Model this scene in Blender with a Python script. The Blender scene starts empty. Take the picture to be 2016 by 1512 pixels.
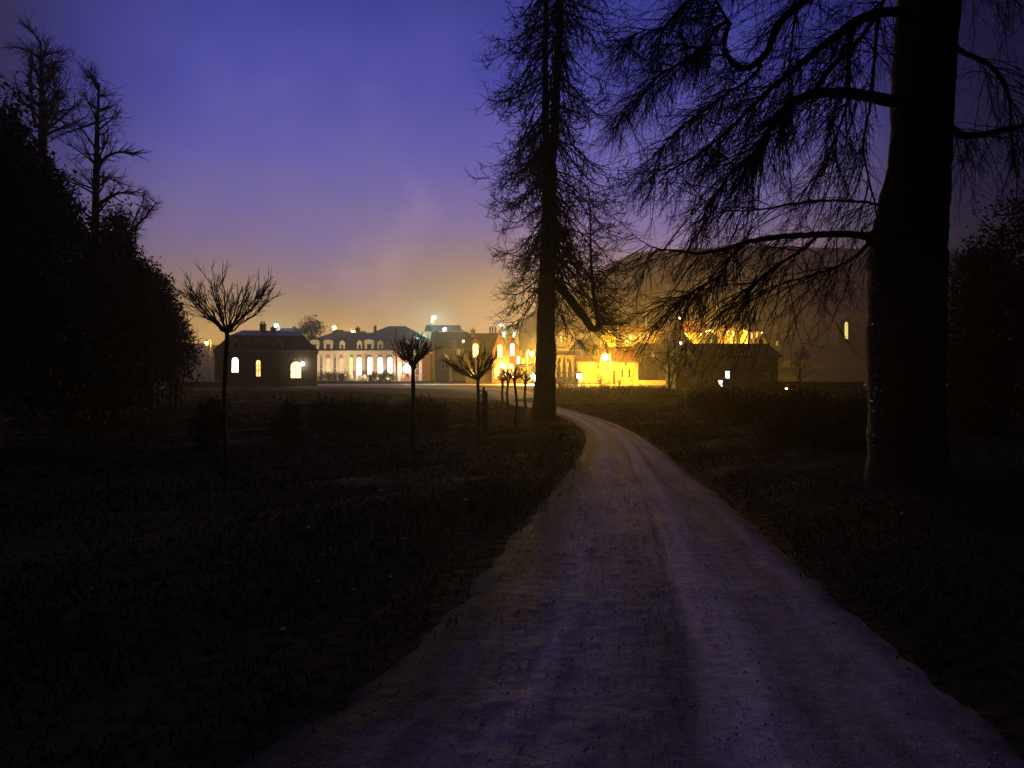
import bpy, math, random
import numpy as np
from mathutils import Vector, Matrix

scene = bpy.context.scene
COL = scene.collection
F, CX, HY, H = 1400.0, 1008.0, 735.0, 1.6      # focal length in photo pixels, principal x, horizon row, eye height (m)
R = math.radians


def P(px, py, D):
    return Vector(((px - CX) / F * D, D, H + (HY - py) / F * D))


def gd(py):                                     # distance of flat ground seen on row py
    return H * F / (py - HY)


def GP(px, py):
    return P(px, py, gd(py))


# ------------------------------------------------------------------ mesh building
class MB:
    def __init__(s):
        s.v, s.q, s.t, s.n = [], [], [], 0
        s.poly = []

    def add(s, v, q=None, t=None):
        v = np.asarray(v, float).reshape(-1, 3)
        if q is not None and len(q):
            s.q.append(np.asarray(q, int).reshape(-1, 4) + s.n)
        if t is not None and len(t):
            s.t.append(np.asarray(t, int).reshape(-1, 3) + s.n)
        s.v.append(v)
        s.n += len(v)
        return s

    def box(s, x0, x1, y0, y1, z0, z1):
        v = [(x, y, z) for z in (z0, z1) for y in (y0, y1) for x in (x0, x1)]
        return s.add(v, [(0, 2, 3, 1), (4, 5, 7, 6), (0, 1, 5, 4), (2, 6, 7, 3), (0, 4, 6, 2), (1, 3, 7, 5)])

    def prism(s, pts, off):
        """polygon pts (3-D, ordered) swept by vector off"""
        n = len(pts)
        b = s.n
        a = [tuple(p) for p in pts]
        c = [tuple(Vector(p) + Vector(off)) for p in pts]
        s.add(a + c, [(i, (i + 1) % n, n + (i + 1) % n, n + i) for i in range(n)])
        s.poly.append([b + i for i in range(n)][::-1])
        s.poly.append([b + n + i for i in range(n)])
        return s

    def tubes(s, pts, rad, S=4, cap=False):
        pts = np.asarray(pts, float)
        if pts.ndim == 2:
            pts = pts[None]
        N, K, _ = pts.shape
        rad = np.broadcast_to(np.asarray(rad, float), (N, K))
        tan = np.empty_like(pts)
        tan[:, 1:-1] = pts[:, 2:] - pts[:, :-2]
        tan[:, 0] = pts[:, 1] - pts[:, 0]
        tan[:, -1] = pts[:, -1] - pts[:, -2]
        tan /= np.linalg.norm(tan, axis=2, keepdims=True) + 1e-9
        mean = tan.mean(1)
        ref = np.where(np.abs(mean[:, 2:3]) > 0.8, np.array([[1.0, 0, 0]]), np.array([[0, 0, 1.0]]))[:, None, :]
        u = np.cross(tan, np.broadcast_to(ref, tan.shape))
        u /= np.linalg.norm(u, axis=2, keepdims=True) + 1e-9
        w = np.cross(tan, u)
        ang = np.arange(S) * 2 * math.pi / S
        ring = u[:, :, None, :] * np.cos(ang)[None, None, :, None] + w[:, :, None, :] * np.sin(ang)[None, None, :, None]
        v = pts[:, :, None, :] + ring * rad[:, :, None, None]
        base = (np.arange(N) * K * S)[:, None, None]
        k = (np.arange(K - 1) * S)[None, :, None]
        j = np.arange(S)[None, None, :]
        j2 = (j + 1) % S
        q = np.stack([base + k + j, base + k + j2, base + k + S + j2, base + k + S + j], -1).reshape(-1, 4)
        b = s.n
        s.add(v.reshape(-1, 3), q)
        if cap:
            for i in range(N):
                s.poly.append([b + i * K * S + (K - 1) * S + jj for jj in range(S)])
        return s

    def quads(s, c, size, rng, aspect=2.0, flat=0.0):
        """many small leaf faces round the points c"""
        c = np.asarray(c, float)
        n = len(c)
        a = rng.normal(size=(n, 3))
        a[:, 2] *= (1 - flat)
        a /= np.linalg.norm(a, axis=1, keepdims=True)
        b = rng.normal(size=(n, 3))
        b -= (b * a).sum(1, keepdims=True) * a
        b /= np.linalg.norm(b, axis=1, keepdims=True)
        sz = size * rng.uniform(0.6, 1.3, (n, 1))
        a = a * sz * 0.5
        b = b * sz * 0.5 / aspect
        v = np.stack([c - a, c + b, c + a, c - b], 1)
        return s.add(v.reshape(-1, 3), np.arange(n * 4).reshape(-1, 4))

    def ico(s, c, r, sub=2, scale=(1, 1, 1)):
        import bmesh
        bm = bmesh.new()
        bmesh.ops.create_icosphere(bm, subdivisions=sub, radius=r)
        v = np.array([x.co[:] for x in bm.verts]) * np.array(scale) + np.array(c)
        bm.verts.ensure_lookup_table()
        f = [[x.index for x in y.verts] for y in bm.faces]
        bm.free()
        return s.add(v, None, f)

    def build(s, name, mat, parent=None, local=False, smooth=False):
        me = bpy.data.meshes.new(name)
        v = np.concatenate(s.v)
        if parent is not None and not local:
            pp = parent
            while pp is not None:
                v = v - np.array(pp.location)
                pp = pp.parent
        fs = []
        for q in s.q:
            fs.append((q.reshape(-1), len(q), 4))
        for t in s.t:
            fs.append((t.reshape(-1), len(t), 3))
        for p in s.poly:
            fs.append((np.array(p), 1, len(p)))
        loops = np.concatenate([f[0] for f in fs])
        tot = np.concatenate([np.full(f[1], f[2]) for f in fs])
        st = np.concatenate([[0], np.cumsum(tot)[:-1]])
        me.vertices.add(len(v))
        me.vertices.foreach_set('co', v.astype(np.float32).reshape(-1))
        me.loops.add(len(loops))
        me.loops.foreach_set('vertex_index', loops.astype(np.int32))
        me.polygons.add(len(tot))
        me.polygons.foreach_set('loop_start', st.astype(np.int32))
        me.polygons.foreach_set('loop_total', tot.astype(np.int32))
        me.polygons.foreach_set('use_smooth', np.full(len(tot), bool(smooth)))
        me.update(calc_edges=True)
        me.validate()
        me.materials.append(mat)
        o = bpy.data.objects.new(name, me)
        COL.objects.link(o)
        if parent is not None:
            o.parent = parent
        return o


def tag(o, label=None, cat=None, group=None, kind=None):
    if label:
        o['label'] = label
    if cat:
        o['category'] = cat
    if group:
        o['group'] = group
    if kind:
        o['kind'] = kind
    return o


def thing(name, label, cat, loc=(0, 0, 0), yaw=0.0, group=None):
    o = bpy.data.objects.new(name, None)
    COL.objects.link(o)
    o.location = loc
    o.rotation_euler = (0, 0, yaw)
    o.empty_display_size = 0.3
    return tag(o, label, cat, group)


# ------------------------------------------------------------------ materials
def mat(name, col, rough=0.8, spec=0.3, var=0.35, scale=6.0, bump=0.0, bscale=30.0, col2=None, detail=6.0, bdist=0.02):
    m = bpy.data.materials.new(name)
    m.use_nodes = True
    nt = m.node_tree
    b = nt.nodes['Principled BSDF']
    b.inputs['Roughness'].default_value = rough
    b.inputs['Specular IOR Level'].default_value = spec
    tc = nt.nodes.new('ShaderNodeTexCoord')
    no = nt.nodes.new('ShaderNodeTexNoise')
    no.inputs['Scale'].default_value = scale
    no.inputs['Detail'].default_value = detail
    nt.links.new(tc.outputs['Object'], no.inputs['Vector'])
    rp = nt.nodes.new('ShaderNodeValToRGB')
    rp.color_ramp.elements[0].position = 0.3
    rp.color_ramp.elements[1].position = 0.7
    c2 = col2 or tuple(min(1, c * (1 + var)) for c in col)
    c1 = tuple(c * (1 - var) for c in col)
    rp.color_ramp.elements[0].color = (*c1, 1)
    rp.color_ramp.elements[1].color = (*c2, 1)
    nt.links.new(no.outputs['Fac'], rp.inputs['Fac'])
    nt.links.new(rp.outputs['Color'], b.inputs['Base Color'])
    if bump:
        n2 = nt.nodes.new('ShaderNodeTexNoise')
        n2.inputs['Scale'].default_value = bscale
        n2.inputs['Detail'].default_value = 8
        nt.links.new(tc.outputs['Object'], n2.inputs['Vector'])
        bp = nt.nodes.new('ShaderNodeBump')
        bp.inputs['Strength'].default_value = bump
        bp.inputs['Distance'].default_value = bdist
        nt.links.new(n2.outputs['Fac'], bp.inputs['Height'])
        nt.links.new(bp.outputs['Normal'], b.inputs['Normal'])
    return m


def brick(name, c1, c2, mortar, scale=3.0):
    m = mat(name, c1, 0.85)
    nt = m.node_tree
    b = nt.nodes['Principled BSDF']
    tc = nt.nodes['Texture Coordinate']
    mp = nt.nodes.new('ShaderNodeMapping')
    mp.inputs['Rotation'].default_value = (R(90), 0, 0)
    nt.links.new(tc.outputs['Object'], mp.inputs['Vector'])
    bk = nt.nodes.new('ShaderNodeTexBrick')
    bk.inputs['Scale'].default_value = scale
    bk.inputs['Color1'].default_value = (*c1, 1)
    bk.inputs['Color2'].default_value = (*c2, 1)
    bk.inputs['Mortar'].default_value = (*mortar, 1)
    nt.links.new(mp.outputs['Vector'], bk.inputs['Vector'])
    nt.links.new(bk.outputs['Color'], b.inputs['Base Color'])
    return m


def glow(name, col, s, streaks=0.0):
    """a lit pane or lamp glass: it gives off light"""
    m = bpy.data.materials.new(name)
    m.use_nodes = True
    nt = m.node_tree
    b = nt.nodes['Principled BSDF']
    b.inputs['Base Color'].default_value = (0.3, 0.28, 0.25, 1)
    b.inputs['Roughness'].default_value = 0.2
    b.inputs['Emission Color'].default_value = (*col, 1)
    b.inputs['Emission Strength'].default_value = s
    if streaks:                                  # curtains and furniture behind the glass
        tc = nt.nodes.new('ShaderNodeTexCoord')
        mp = nt.nodes.new('ShaderNodeMapping')
        mp.inputs['Scale'].default_value = (2.2, 2.2, 0.5)
        nt.links.new(tc.outputs['Object'], mp.inputs['Vector'])
        no = nt.nodes.new('ShaderNodeTexNoise')
        no.inputs['Scale'].default_value = 1.6
        nt.links.new(mp.outputs['Vector'], no.inputs['Vector'])
        mr = nt.nodes.new('ShaderNodeMapRange')
        mr.inputs['From Min'].default_value = 0.3
        mr.inputs['From Max'].default_value = 0.65
        mr.inputs['To Min'].default_value = s * (1 - streaks)
        mr.inputs['To Max'].default_value = s
        nt.links.new(no.outputs['Fac'], mr.inputs['Value'])
        nt.links.new(mr.outputs['Result'], b.inputs['Emission Strength'])
    return m


M = dict(
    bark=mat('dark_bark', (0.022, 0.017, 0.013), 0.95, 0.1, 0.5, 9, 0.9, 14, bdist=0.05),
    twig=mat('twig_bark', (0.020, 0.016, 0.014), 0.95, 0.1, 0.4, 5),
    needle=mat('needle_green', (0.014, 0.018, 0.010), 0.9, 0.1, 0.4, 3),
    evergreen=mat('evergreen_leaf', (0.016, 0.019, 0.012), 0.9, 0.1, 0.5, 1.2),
    russet=mat('russet_leaf', (0.028, 0.018, 0.013), 0.9, 0.1, 0.5, 1.2),
    hedge=mat('hedge_leaf', (0.028, 0.026, 0.014), 0.85, 0.15, 0.5, 2.0),
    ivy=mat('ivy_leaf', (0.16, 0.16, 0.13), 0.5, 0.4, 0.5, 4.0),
    wood=mat('stake_wood', (0.06, 0.045, 0.03), 0.9, 0.1, 0.4, 12),
    slate=mat('slate_roof', (0.035, 0.04, 0.06), 0.55, 0.4, 0.35, 2.5, 0.5, 20),
    slate_dark=mat('dark_slate_roof', (0.02, 0.022, 0.03), 0.6, 0.3, 0.35, 2.0, 0.5, 20),
    tile=mat('clay_tile_roof', (0.20, 0.085, 0.045), 0.8, 0.2, 0.35, 2.0, 0.6, 16),
    tile_dark=mat('weathered_tile_roof', (0.09, 0.05, 0.035), 0.85, 0.2, 0.35, 1.5, 0.6, 16),
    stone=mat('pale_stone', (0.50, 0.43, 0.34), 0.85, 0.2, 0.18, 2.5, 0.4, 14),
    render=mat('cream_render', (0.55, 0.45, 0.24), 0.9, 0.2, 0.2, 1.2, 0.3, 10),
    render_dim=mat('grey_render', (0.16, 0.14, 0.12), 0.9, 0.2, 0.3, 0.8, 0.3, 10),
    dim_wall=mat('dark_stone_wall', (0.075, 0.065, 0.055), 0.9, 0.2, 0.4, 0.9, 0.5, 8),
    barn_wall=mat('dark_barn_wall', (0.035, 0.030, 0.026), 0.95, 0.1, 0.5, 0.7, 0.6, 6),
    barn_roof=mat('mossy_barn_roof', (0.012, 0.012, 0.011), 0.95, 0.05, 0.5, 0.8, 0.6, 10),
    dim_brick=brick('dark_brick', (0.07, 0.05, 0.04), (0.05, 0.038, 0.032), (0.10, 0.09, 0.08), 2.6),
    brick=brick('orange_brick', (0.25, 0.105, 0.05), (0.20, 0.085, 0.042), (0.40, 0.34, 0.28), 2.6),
    chimney=brick('chimney_brick', (0.10, 0.06, 0.045), (0.08, 0.05, 0.04), (0.14, 0.12, 0.1), 4),
    white=mat('white_paint', (0.7, 0.67, 0.6), 0.6, 0.3, 0.1, 6),
    metal=mat('lamp_post_iron', (0.03, 0.03, 0.032), 0.5, 0.5, 0.3, 12),
    glass=mat('dark_window_glass', (0.02, 0.022, 0.028), 0.12, 0.6, 0.3, 3),
    win_white=glow('lit_pane_white', (1.0, 0.86, 0.66), 4.5, 0.5),
    win_cool=glow('lit_pane_cool', (0.80, 0.88, 1.0), 3.5, 0.4),
    win_yellow=glow('lit_pane_yellow', (1.0, 0.70, 0.25), 4.5, 0.5),
    win_lemon=glow('lit_pane_lemon', (0.95, 0.80, 0.22), 1.6, 0.5),
    win_orange=glow('lit_pane_orange', (1.0, 0.55, 0.16), 2.6, 0.6),
    win_dim=glow('lit_pane_dim', (1.0, 0.62, 0.26), 0.7, 0.6),
    g_sodium=glow('sodium_lamp_glass', (1.0, 0.66, 0.10), 60),
    g_white=glow('white_lamp_glass', (1.0, 0.95, 0.86), 45),
    g_warm=glow('warm_lamp_glass', (1.0, 0.6, 0.2), 45),
    g_pink=glow('rosy_lamp_glass', (1.0, 0.8, 0.7), 60),
    g_teal=glow('teal_lamp_glass', (0.10, 1.0, 0.82), 6),
)

# ------------------------------------------------------------------ terrain
RPX = [-1500, -400, 0, 400, 700, 900, 1000, 1120, 1250, 1500, 1700, 2016, 2600, 3500]
RPY = [600, 600, 620, 680, 690, 685, 650, 575, 500, 488, 496, 510, 540, 600]
rngT = np.random.default_rng(5)
_ph = rngT.uniform(0, 6.28, (24, 2))
_fr = rngT.uniform(-1, 1, (24, 2))


def wob(x, y, L):
    s = 0
    for i in range(24):
        k = 2 * math.pi / L * (0.5 + i / 10.0)
        s = s + np.sin(x * _fr[i, 0] * k + y * _fr[i, 1] * k + _ph[i, 0]) / (1 + i * 0.35)
    return s / 4.0


def terr(x, y):
    x = np.asarray(x, float)
    y = np.asarray(y, float)
    px = CX + F * x / np.maximum(y, 1)
    zr = H + (HY - np.interp(px, RPX, RPY)) / F * 550
    t = np.clip((y - 150) / 400.0, 0, 1.05)
    return zr * t ** 1.2 + np.clip((y - 170) / 200, 0, 1) * wob(x, y, 60) * 1.6


def th(x, y):
    return float(terr(x, y))


# ground sheet
mg = bpy.data.materials.new('dark_turf')
mg.use_nodes = True
nt = mg.node_tree
b = nt.nodes['Principled BSDF']
b.inputs['Roughness'].default_value = 0.95
b.inputs['Specular IOR Level'].default_value = 0.02
tc = nt.nodes.new('ShaderNodeTexCoord')
n1 = nt.nodes.new('ShaderNodeTexNoise'); n1.inputs['Scale'].default_value = 0.35; n1.inputs['Detail'].default_value = 9
n2 = nt.nodes.new('ShaderNodeTexNoise'); n2.inputs['Scale'].default_value = 7; n2.inputs['Detail'].default_value = 8
nt.links.new(tc.outputs['Object'], n1.inputs['Vector']); nt.links.new(tc.outputs['Object'], n2.inputs['Vector'])
mx = nt.nodes.new('ShaderNodeMix'); mx.data_type = 'FLOAT'; mx.inputs[0].default_value = 0.4
nt.links.new(n1.outputs['Fac'], mx.inputs[2]); nt.links.new(n2.outputs['Fac'], mx.inputs[3])
rp = nt.nodes.new('ShaderNodeValToRGB')
e = rp.color_ramp.elements
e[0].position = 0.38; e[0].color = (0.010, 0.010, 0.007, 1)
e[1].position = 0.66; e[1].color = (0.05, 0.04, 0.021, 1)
nt.links.new(mx.outputs[0], rp.inputs['Fac']); nt.links.new(rp.outputs['Color'], b.inputs['Base Color'])
bp = nt.nodes.new('ShaderNodeBump'); bp.inputs['Strength'].default_value = 0.9; bp.inputs['Distance'].default_value = 0.08
nt.links.new(n2.outputs['Fac'], bp.inputs['Height']); nt.links.new(bp.outputs['Normal'], b.inputs['Normal'])


def grid_mesh(xs, ys, zf):
    X, Y = np.meshgrid(xs, ys)
    Z = zf(X, Y)
    nx, ny = len(xs), len(ys)
    v = np.stack([X, Y, Z], -1).reshape(-1, 3)
    i = np.arange(nx - 1)[None, :] + (np.arange(ny - 1) * nx)[:, None]
    q = np.stack([i, i + 1, i + nx + 1, i + nx], -1).reshape(-1, 4)
    return MB().add(v, q)


# path edges, read off the photograph's rows and laid on flat ground
LE = [(250, 1640), (400, 1512), (640, 1370), (805, 1240), (945, 1100), (1035, 1003), (1098, 940), (1136, 893), (1149, 862), (1143, 843), (1118, 826), (1085, 814), (1050, 806), (1000, 797)]
RE = [(2350, 1640), (2085, 1512), (1880, 1345), (1715, 1215), (1560, 1085), (1440, 985), (1352, 922), (1292, 874), (1236, 842), (1180, 822), (1130, 808), (1090, 798), (1045, 791), (1010, 787)]
pl = [GP(*p) for p in LE]
pr = [GP(*p) for p in RE]
pl += [Vector((-1.7, 46, 0)), Vector((-4.2, 60, 0)), Vector((-9, 72, 0)), Vector((-20, 80, 0)), Vector((-60, 88, 0))]
pr += [Vector((1.9, 50, 0)), Vector((1.2, 68, 0)), Vector((-3, 84, 0)), Vector((-20, 96, 0)), Vector((-60, 106, 0))]
pl[0:1] = [Vector((-1.55, -6, 0)), Vector((-1.40, -1.5, 0)), Vector((-1.36, 1.2, 0))]; pr[0:1] = [Vector((2.45, -6, 0)), Vector((2.30, -1.5, 0)), Vector((2.24, 1.2, 0))]


def spline(pts, n):
    pts = [np.array(p[:]) for p in pts]
    a = np.array([2 * pts[0] - pts[1]] + pts + [2 * pts[-1] - pts[-2]])
    out = []
    m = len(pts) - 1
    for i in range(m):
        p0, p1, p2, p3 = a[i], a[i + 1], a[i + 2], a[i + 3]
        for t in np.linspace(0, 1, n, endpoint=False):
            out.append(0.5 * (2 * p1 + (p2 - p0) * t + (2 * p0 - 5 * p1 + 4 * p2 - p3) * t * t + (3 * p1 - p0 - 3 * p2 + p3) * t ** 3))
    out.append(pts[-1])
    return np.array(out)


SL, SR = spline(pl, 60), spline(pr, 60)


def path_u(x, y):
    """signed position across the path: 0 at the left edge, 1 at the right edge (only near the camera, y < 38)"""
    k = len(SL) - 5 * 60
    l = np.interp(y, SL[:k, 1], SL[:k, 0]); r = np.interp(y, SR[:k, 1], SR[:k, 0])
    return (x - l) / np.maximum(r - l, 0.1)


def gz(x, y):
    x = np.asarray(x, float); y = np.asarray(y, float)
    u = path_u(x, y)
    off = np.clip(np.maximum(-u, u - 1) * 2.5, 0, 1)
    near = np.clip((46 - y) / 8, 0, 1)
    return -0.035 + near * off * (0.07 + 0.05 * wob(x, y, 3.0) + 0.05 * wob(x + 40, y, 1.1))


xs = np.concatenate([np.linspace(-600, -40, 30), np.arange(-38, 38, 0.25), np.linspace(40, 600, 30)])
ys = np.concatenate([np.linspace(-55, -4, 8), np.arange(-2, 46, 0.25), np.linspace(47, 152, 40), np.linspace(160, 690, 20)])
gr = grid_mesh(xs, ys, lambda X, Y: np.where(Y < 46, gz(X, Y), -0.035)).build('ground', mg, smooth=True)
tag(gr, kind='structure')

# hill behind the town
mh = mat('wooded_hillside', (0.045, 0.036, 0.024), 0.95, 0.1, 0.5, 0.05, 0.8, 0.4, bdist=1.5)
hx = np.linspace(-1, 1, 460)
hy = np.linspace(148, 640, 120)
U, V = np.meshgrid(hx, hy)
X = U * np.maximum(V * 1.05, 0) + 0
X = np.clip(X, -590, 590)
Z = terr(X, V) - 0.6 + np.clip((V - 260) / 150, 0, 1) * (2.2 * wob(X, V, 14) + 1.8 * wob(X + 9, V, 7))
v = np.stack([X, V, Z], -1).reshape(-1, 3)
i = np.arange(459)[None, :] + (np.arange(119) * 460)[:, None]
q = np.stack([i, i + 1, i + 461, i + 460], -1).reshape(-1, 4)
tag(MB().add(v, q).build('hill', mh, smooth=True), kind='structure')

# ------------------------------------------------------------------ path surface
mp_ = bpy.data.materials.new('damp_gravel')
mp_.use_nodes = True
nt = mp_.node_tree
b = nt.nodes['Principled BSDF']
b.inputs['Roughness'].default_value = 0.8
b.inputs['Specular IOR Level'].default_value = 0.10
tc = nt.nodes.new('ShaderNodeTexCoord')
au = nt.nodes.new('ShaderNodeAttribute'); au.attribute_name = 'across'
al = nt.nodes.new('ShaderNodeAttribute'); al.attribute_name = 'along'
cv = nt.nodes.new('ShaderNodeCombineXYZ')
nt.links.new(au.outputs['Fac'], cv.inputs['X']); nt.links.new(al.outputs['Fac'], cv.inputs['Y'])


def noise(scale, vec, detail=6, mapscale=None):
    n = nt.nodes.new('ShaderNodeTexNoise'); n.inputs['Scale'].default_value = scale; n.inputs['Detail'].default_value = detail
    if mapscale:
        m_ = nt.nodes.new('ShaderNodeMapping'); m_.inputs['Scale'].default_value = mapscale
        nt.links.new(vec, m_.inputs['Vector']); vec = m_.outputs['Vector']
    nt.links.new(vec, n.inputs['Vector'])
    return n


def ramp_(fac, stops):
    r_ = nt.nodes.new('ShaderNodeValToRGB')
    while len(r_.color_ramp.elements) < len(stops):
        r_.color_ramp.elements.new(0.5)
    for el, (p_, c_) in zip(r_.color_ramp.elements, stops):
        el.position = p_; el.color = (*c_, 1)
    nt.links.new(fac, r_.inputs['Fac'])
    return r_


def mul_(a, b_, f=1.0):
    m_ = nt.nodes.new('ShaderNodeMix'); m_.data_type = 'RGBA'; m_.blend_type = 'MULTIPLY'; m_.inputs[0].default_value = f
    nt.links.new(a, m_.inputs[6]); nt.links.new(b_, m_.inputs[7])
    return m_.outputs[2]


n1 = noise(0.9, tc.outputs['Object'], 7)
n2 = noise(55, tc.outputs['Object'], 6)
n3 = noise(1.0, cv.outputs[0], 5, (13, 0.16, 1))       # streaks worn along the drive
n4 = noise(9, tc.outputs['Object'], 6)
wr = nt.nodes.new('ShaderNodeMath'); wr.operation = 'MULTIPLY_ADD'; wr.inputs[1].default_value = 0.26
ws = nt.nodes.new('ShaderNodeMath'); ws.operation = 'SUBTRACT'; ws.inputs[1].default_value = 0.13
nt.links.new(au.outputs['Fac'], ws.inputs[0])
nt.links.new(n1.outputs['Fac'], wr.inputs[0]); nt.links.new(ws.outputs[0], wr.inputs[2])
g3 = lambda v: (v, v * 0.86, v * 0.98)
bands = ramp_(wr.outputs[0], [(0.0, g3(0.012)), (0.12, g3(0.03)), (0.24, g3(0.13)), (0.33, g3(0.30)), (0.42, g3(0.20)), (0.52, g3(0.15)), (0.60, g3(0.28)), (0.68, g3(0.31)), (0.77, g3(0.14)), (0.84, g3(0.12)), (0.89, g3(0.24)), (0.94, g3(0.15)), (1.0, g3(0.03))])  # track tones; dark ends blend into turf and paint lens falloff into the colour
st_ = ramp_(n3.outputs['Fac'], [(0.30, (0.5, 0.5, 0.52)), (0.5, (0.85, 0.84, 0.84)), (0.68, (1.25, 1.22, 1.2))])
gr_ = ramp_(n2.outputs['Fac'], [(0.30, (0.78, 0.77, 0.79)), (0.62, (1.1, 1.1, 1.1))])
pt_ = ramp_(n4.outputs['Fac'], [(0.36, (0.74, 0.74, 0.77)), (0.55, (1.05, 1.05, 1.05))])
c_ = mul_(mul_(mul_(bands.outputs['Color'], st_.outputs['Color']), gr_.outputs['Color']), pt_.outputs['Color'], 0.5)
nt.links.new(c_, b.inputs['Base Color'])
hm = nt.nodes.new('ShaderNodeMath'); hm.operation = 'MULTIPLY_ADD'; hm.inputs[1].default_value = 2.5
nt.links.new(n4.outputs['Fac'], hm.inputs[0]); nt.links.new(n2.outputs['Fac'], hm.inputs[2])
bp = nt.nodes.new('ShaderNodeBump'); bp.inputs['Strength'].default_value = 0.32; bp.inputs['Distance'].default_value = 0.012
nt.links.new(hm.outputs[0], bp.inputs['Height']); nt.links.new(bp.outputs['Normal'], b.inputs['Normal'])
W = 160
un = np.linspace(-0.02, 1.02, W)
pv = SL[:, None, :] * (1 - un)[None, :, None] + SR[:, None, :] * un[None, :, None]
fade = np.minimum(np.clip((un + 0.02) / 0.2, 0, 1), np.clip((1.02 - un) / 0.14, 0, 1))[None, :]
fade = fade * fade * (3 - 2 * fade)
xx, yy = pv[..., 0], pv[..., 1]
rut = -0.014 * np.exp(-((un - 0.40) / 0.08) ** 2) - 0.03 * np.exp(-((un - 0.76) / 0.06) ** 2) - 0.012 * np.exp(-((un - 0.17) / 0.04) ** 2) - 0.012 * np.exp(-((un - 0.58) / 0.02) ** 2)
rl2 = np.random.default_rng(8)
lump2 = np.zeros_like(xx)
for _ in range(1100):                              # kicked-up clods and tufts along the worn strip
    ky = 1.6 + 8 * rl2.random() ** 1.4
    kx = float(np.interp(ky, SL[:, 1][:420], SL[:, 0][:420]) * 0.64 + np.interp(ky, SR[:, 1][:420], SR[:, 0][:420]) * 0.36) + rl2.normal() * 0.26
    kr, kh = rl2.uniform(0.018, 0.055), rl2.uniform(-0.003, 0.0035)
    lump2 += kh * np.exp(-(((xx - kx) / kr) ** 2 + ((yy - ky) / (kr * rl2.uniform(0.7, 1.6))) ** 2))
rough_strip = np.exp(-((un - 0.36) / 0.22) ** 4)[None, :] * np.clip((9 - yy) / 3, 0, 1)
zz = 0.012 + rut[None, :] + 0.007 * wob(xx, yy, 1.3) + rough_strip * lump2
zz = zz * fade - (0.046 - 0.010 * wob(xx, yy, 0.7) - 0.008 * wob(xx + 5, yy, 0.27)) * (1 - fade)
pv[..., 2] = zz
nL = len(SL)
i = np.arange(W - 1)[None, :] + (np.arange(nL - 1) * W)[:, None]
q = np.stack([i, i + 1, i + W + 1, i + W], -1).reshape(-1, 4)
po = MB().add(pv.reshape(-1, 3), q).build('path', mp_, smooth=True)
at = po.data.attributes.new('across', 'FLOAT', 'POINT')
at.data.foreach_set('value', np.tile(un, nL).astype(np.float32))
arc = np.concatenate([[0], np.cumsum(np.linalg.norm(np.diff((SL + SR) / 2, axis=0), axis=1))])
at = po.data.attributes.new('along', 'FLOAT', 'POINT')
at.data.foreach_set('value', np.repeat(arc, W).astype(np.float32))
tag(po, kind='structure')

# loose stones on the gravel
rs = np.random.default_rng(77)
n = 9000
sy = 2.3 + 11 * rs.random(n) ** 1.7
su = np.clip(rs.beta(1.3, 1.3, n), 0.10, 0.95)
kk = 420
sl = np.interp(sy, SL[:kk, 1], SL[:kk, 0]); sr = np.interp(sy, SR[:kk, 1], SR[:kk, 0])
sx = sl + (sr - sl) * su
ri = np.clip(np.searchsorted(SL[:kk, 1], sy), 0, kk - 1); ci = np.clip(((su + 0.02) / 1.04 * (W - 1)).astype(int), 0, W - 1)
sz = pv[ri, ci, 2]
octa = np.array([(1, 0, 0), (-1, 0, 0), (0, 1, 0), (0, -1, 0), (0, 0, .7), (0, 0, -.7)], float)
of = np.array([(0, 2, 4), (2, 1, 4), (1, 3, 4), (3, 0, 4), (2, 0, 5), (1, 2, 5), (3, 1, 5), (0, 3, 5)])
size = 0.003 + 0.006 * rs.random(n) ** 3
vv = octa[None] * size[:, None, None] * rs.uniform(0.6, 1.4, (n, 6, 1))
ang = rs.random(n) * 6.28
ca_, sa_ = np.cos(ang)[:, None], np.sin(ang)[:, None]
vv = np.stack([vv[..., 0] * ca_ - vv[..., 1] * sa_, vv[..., 0] * sa_ + vv[..., 1] * ca_, vv[..., 2]], -1) + np.stack([sx, sy, sz + size * 0.25], 1)[:, None, :]
mstone = mat('loose_stone', (0.30, 0.27, 0.29), 0.85, 0.1, 0.6, 35)
tag(MB().add(vv.reshape(-1, 3), None, (of[None] + np.arange(n)[:, None, None] * 6).reshape(-1, 3)).build('gravel', mstone), kind='stuff')

# pale road in front of the town
mr_ = mat('worn_road', (0.26, 0.23, 0.21), 0.55, 0.4, 0.25, 0.5, 0.4, 20)
rd = grid_mesh(np.linspace(-62, 70, 60), np.linspace(96, 110, 8), lambda X, Y: -0.02 + 0 * X).build('road', mr_)
tag(rd, kind='structure')

# ------------------------------------------------------------------ grass
rng = np.random.default_rng(11)


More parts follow.
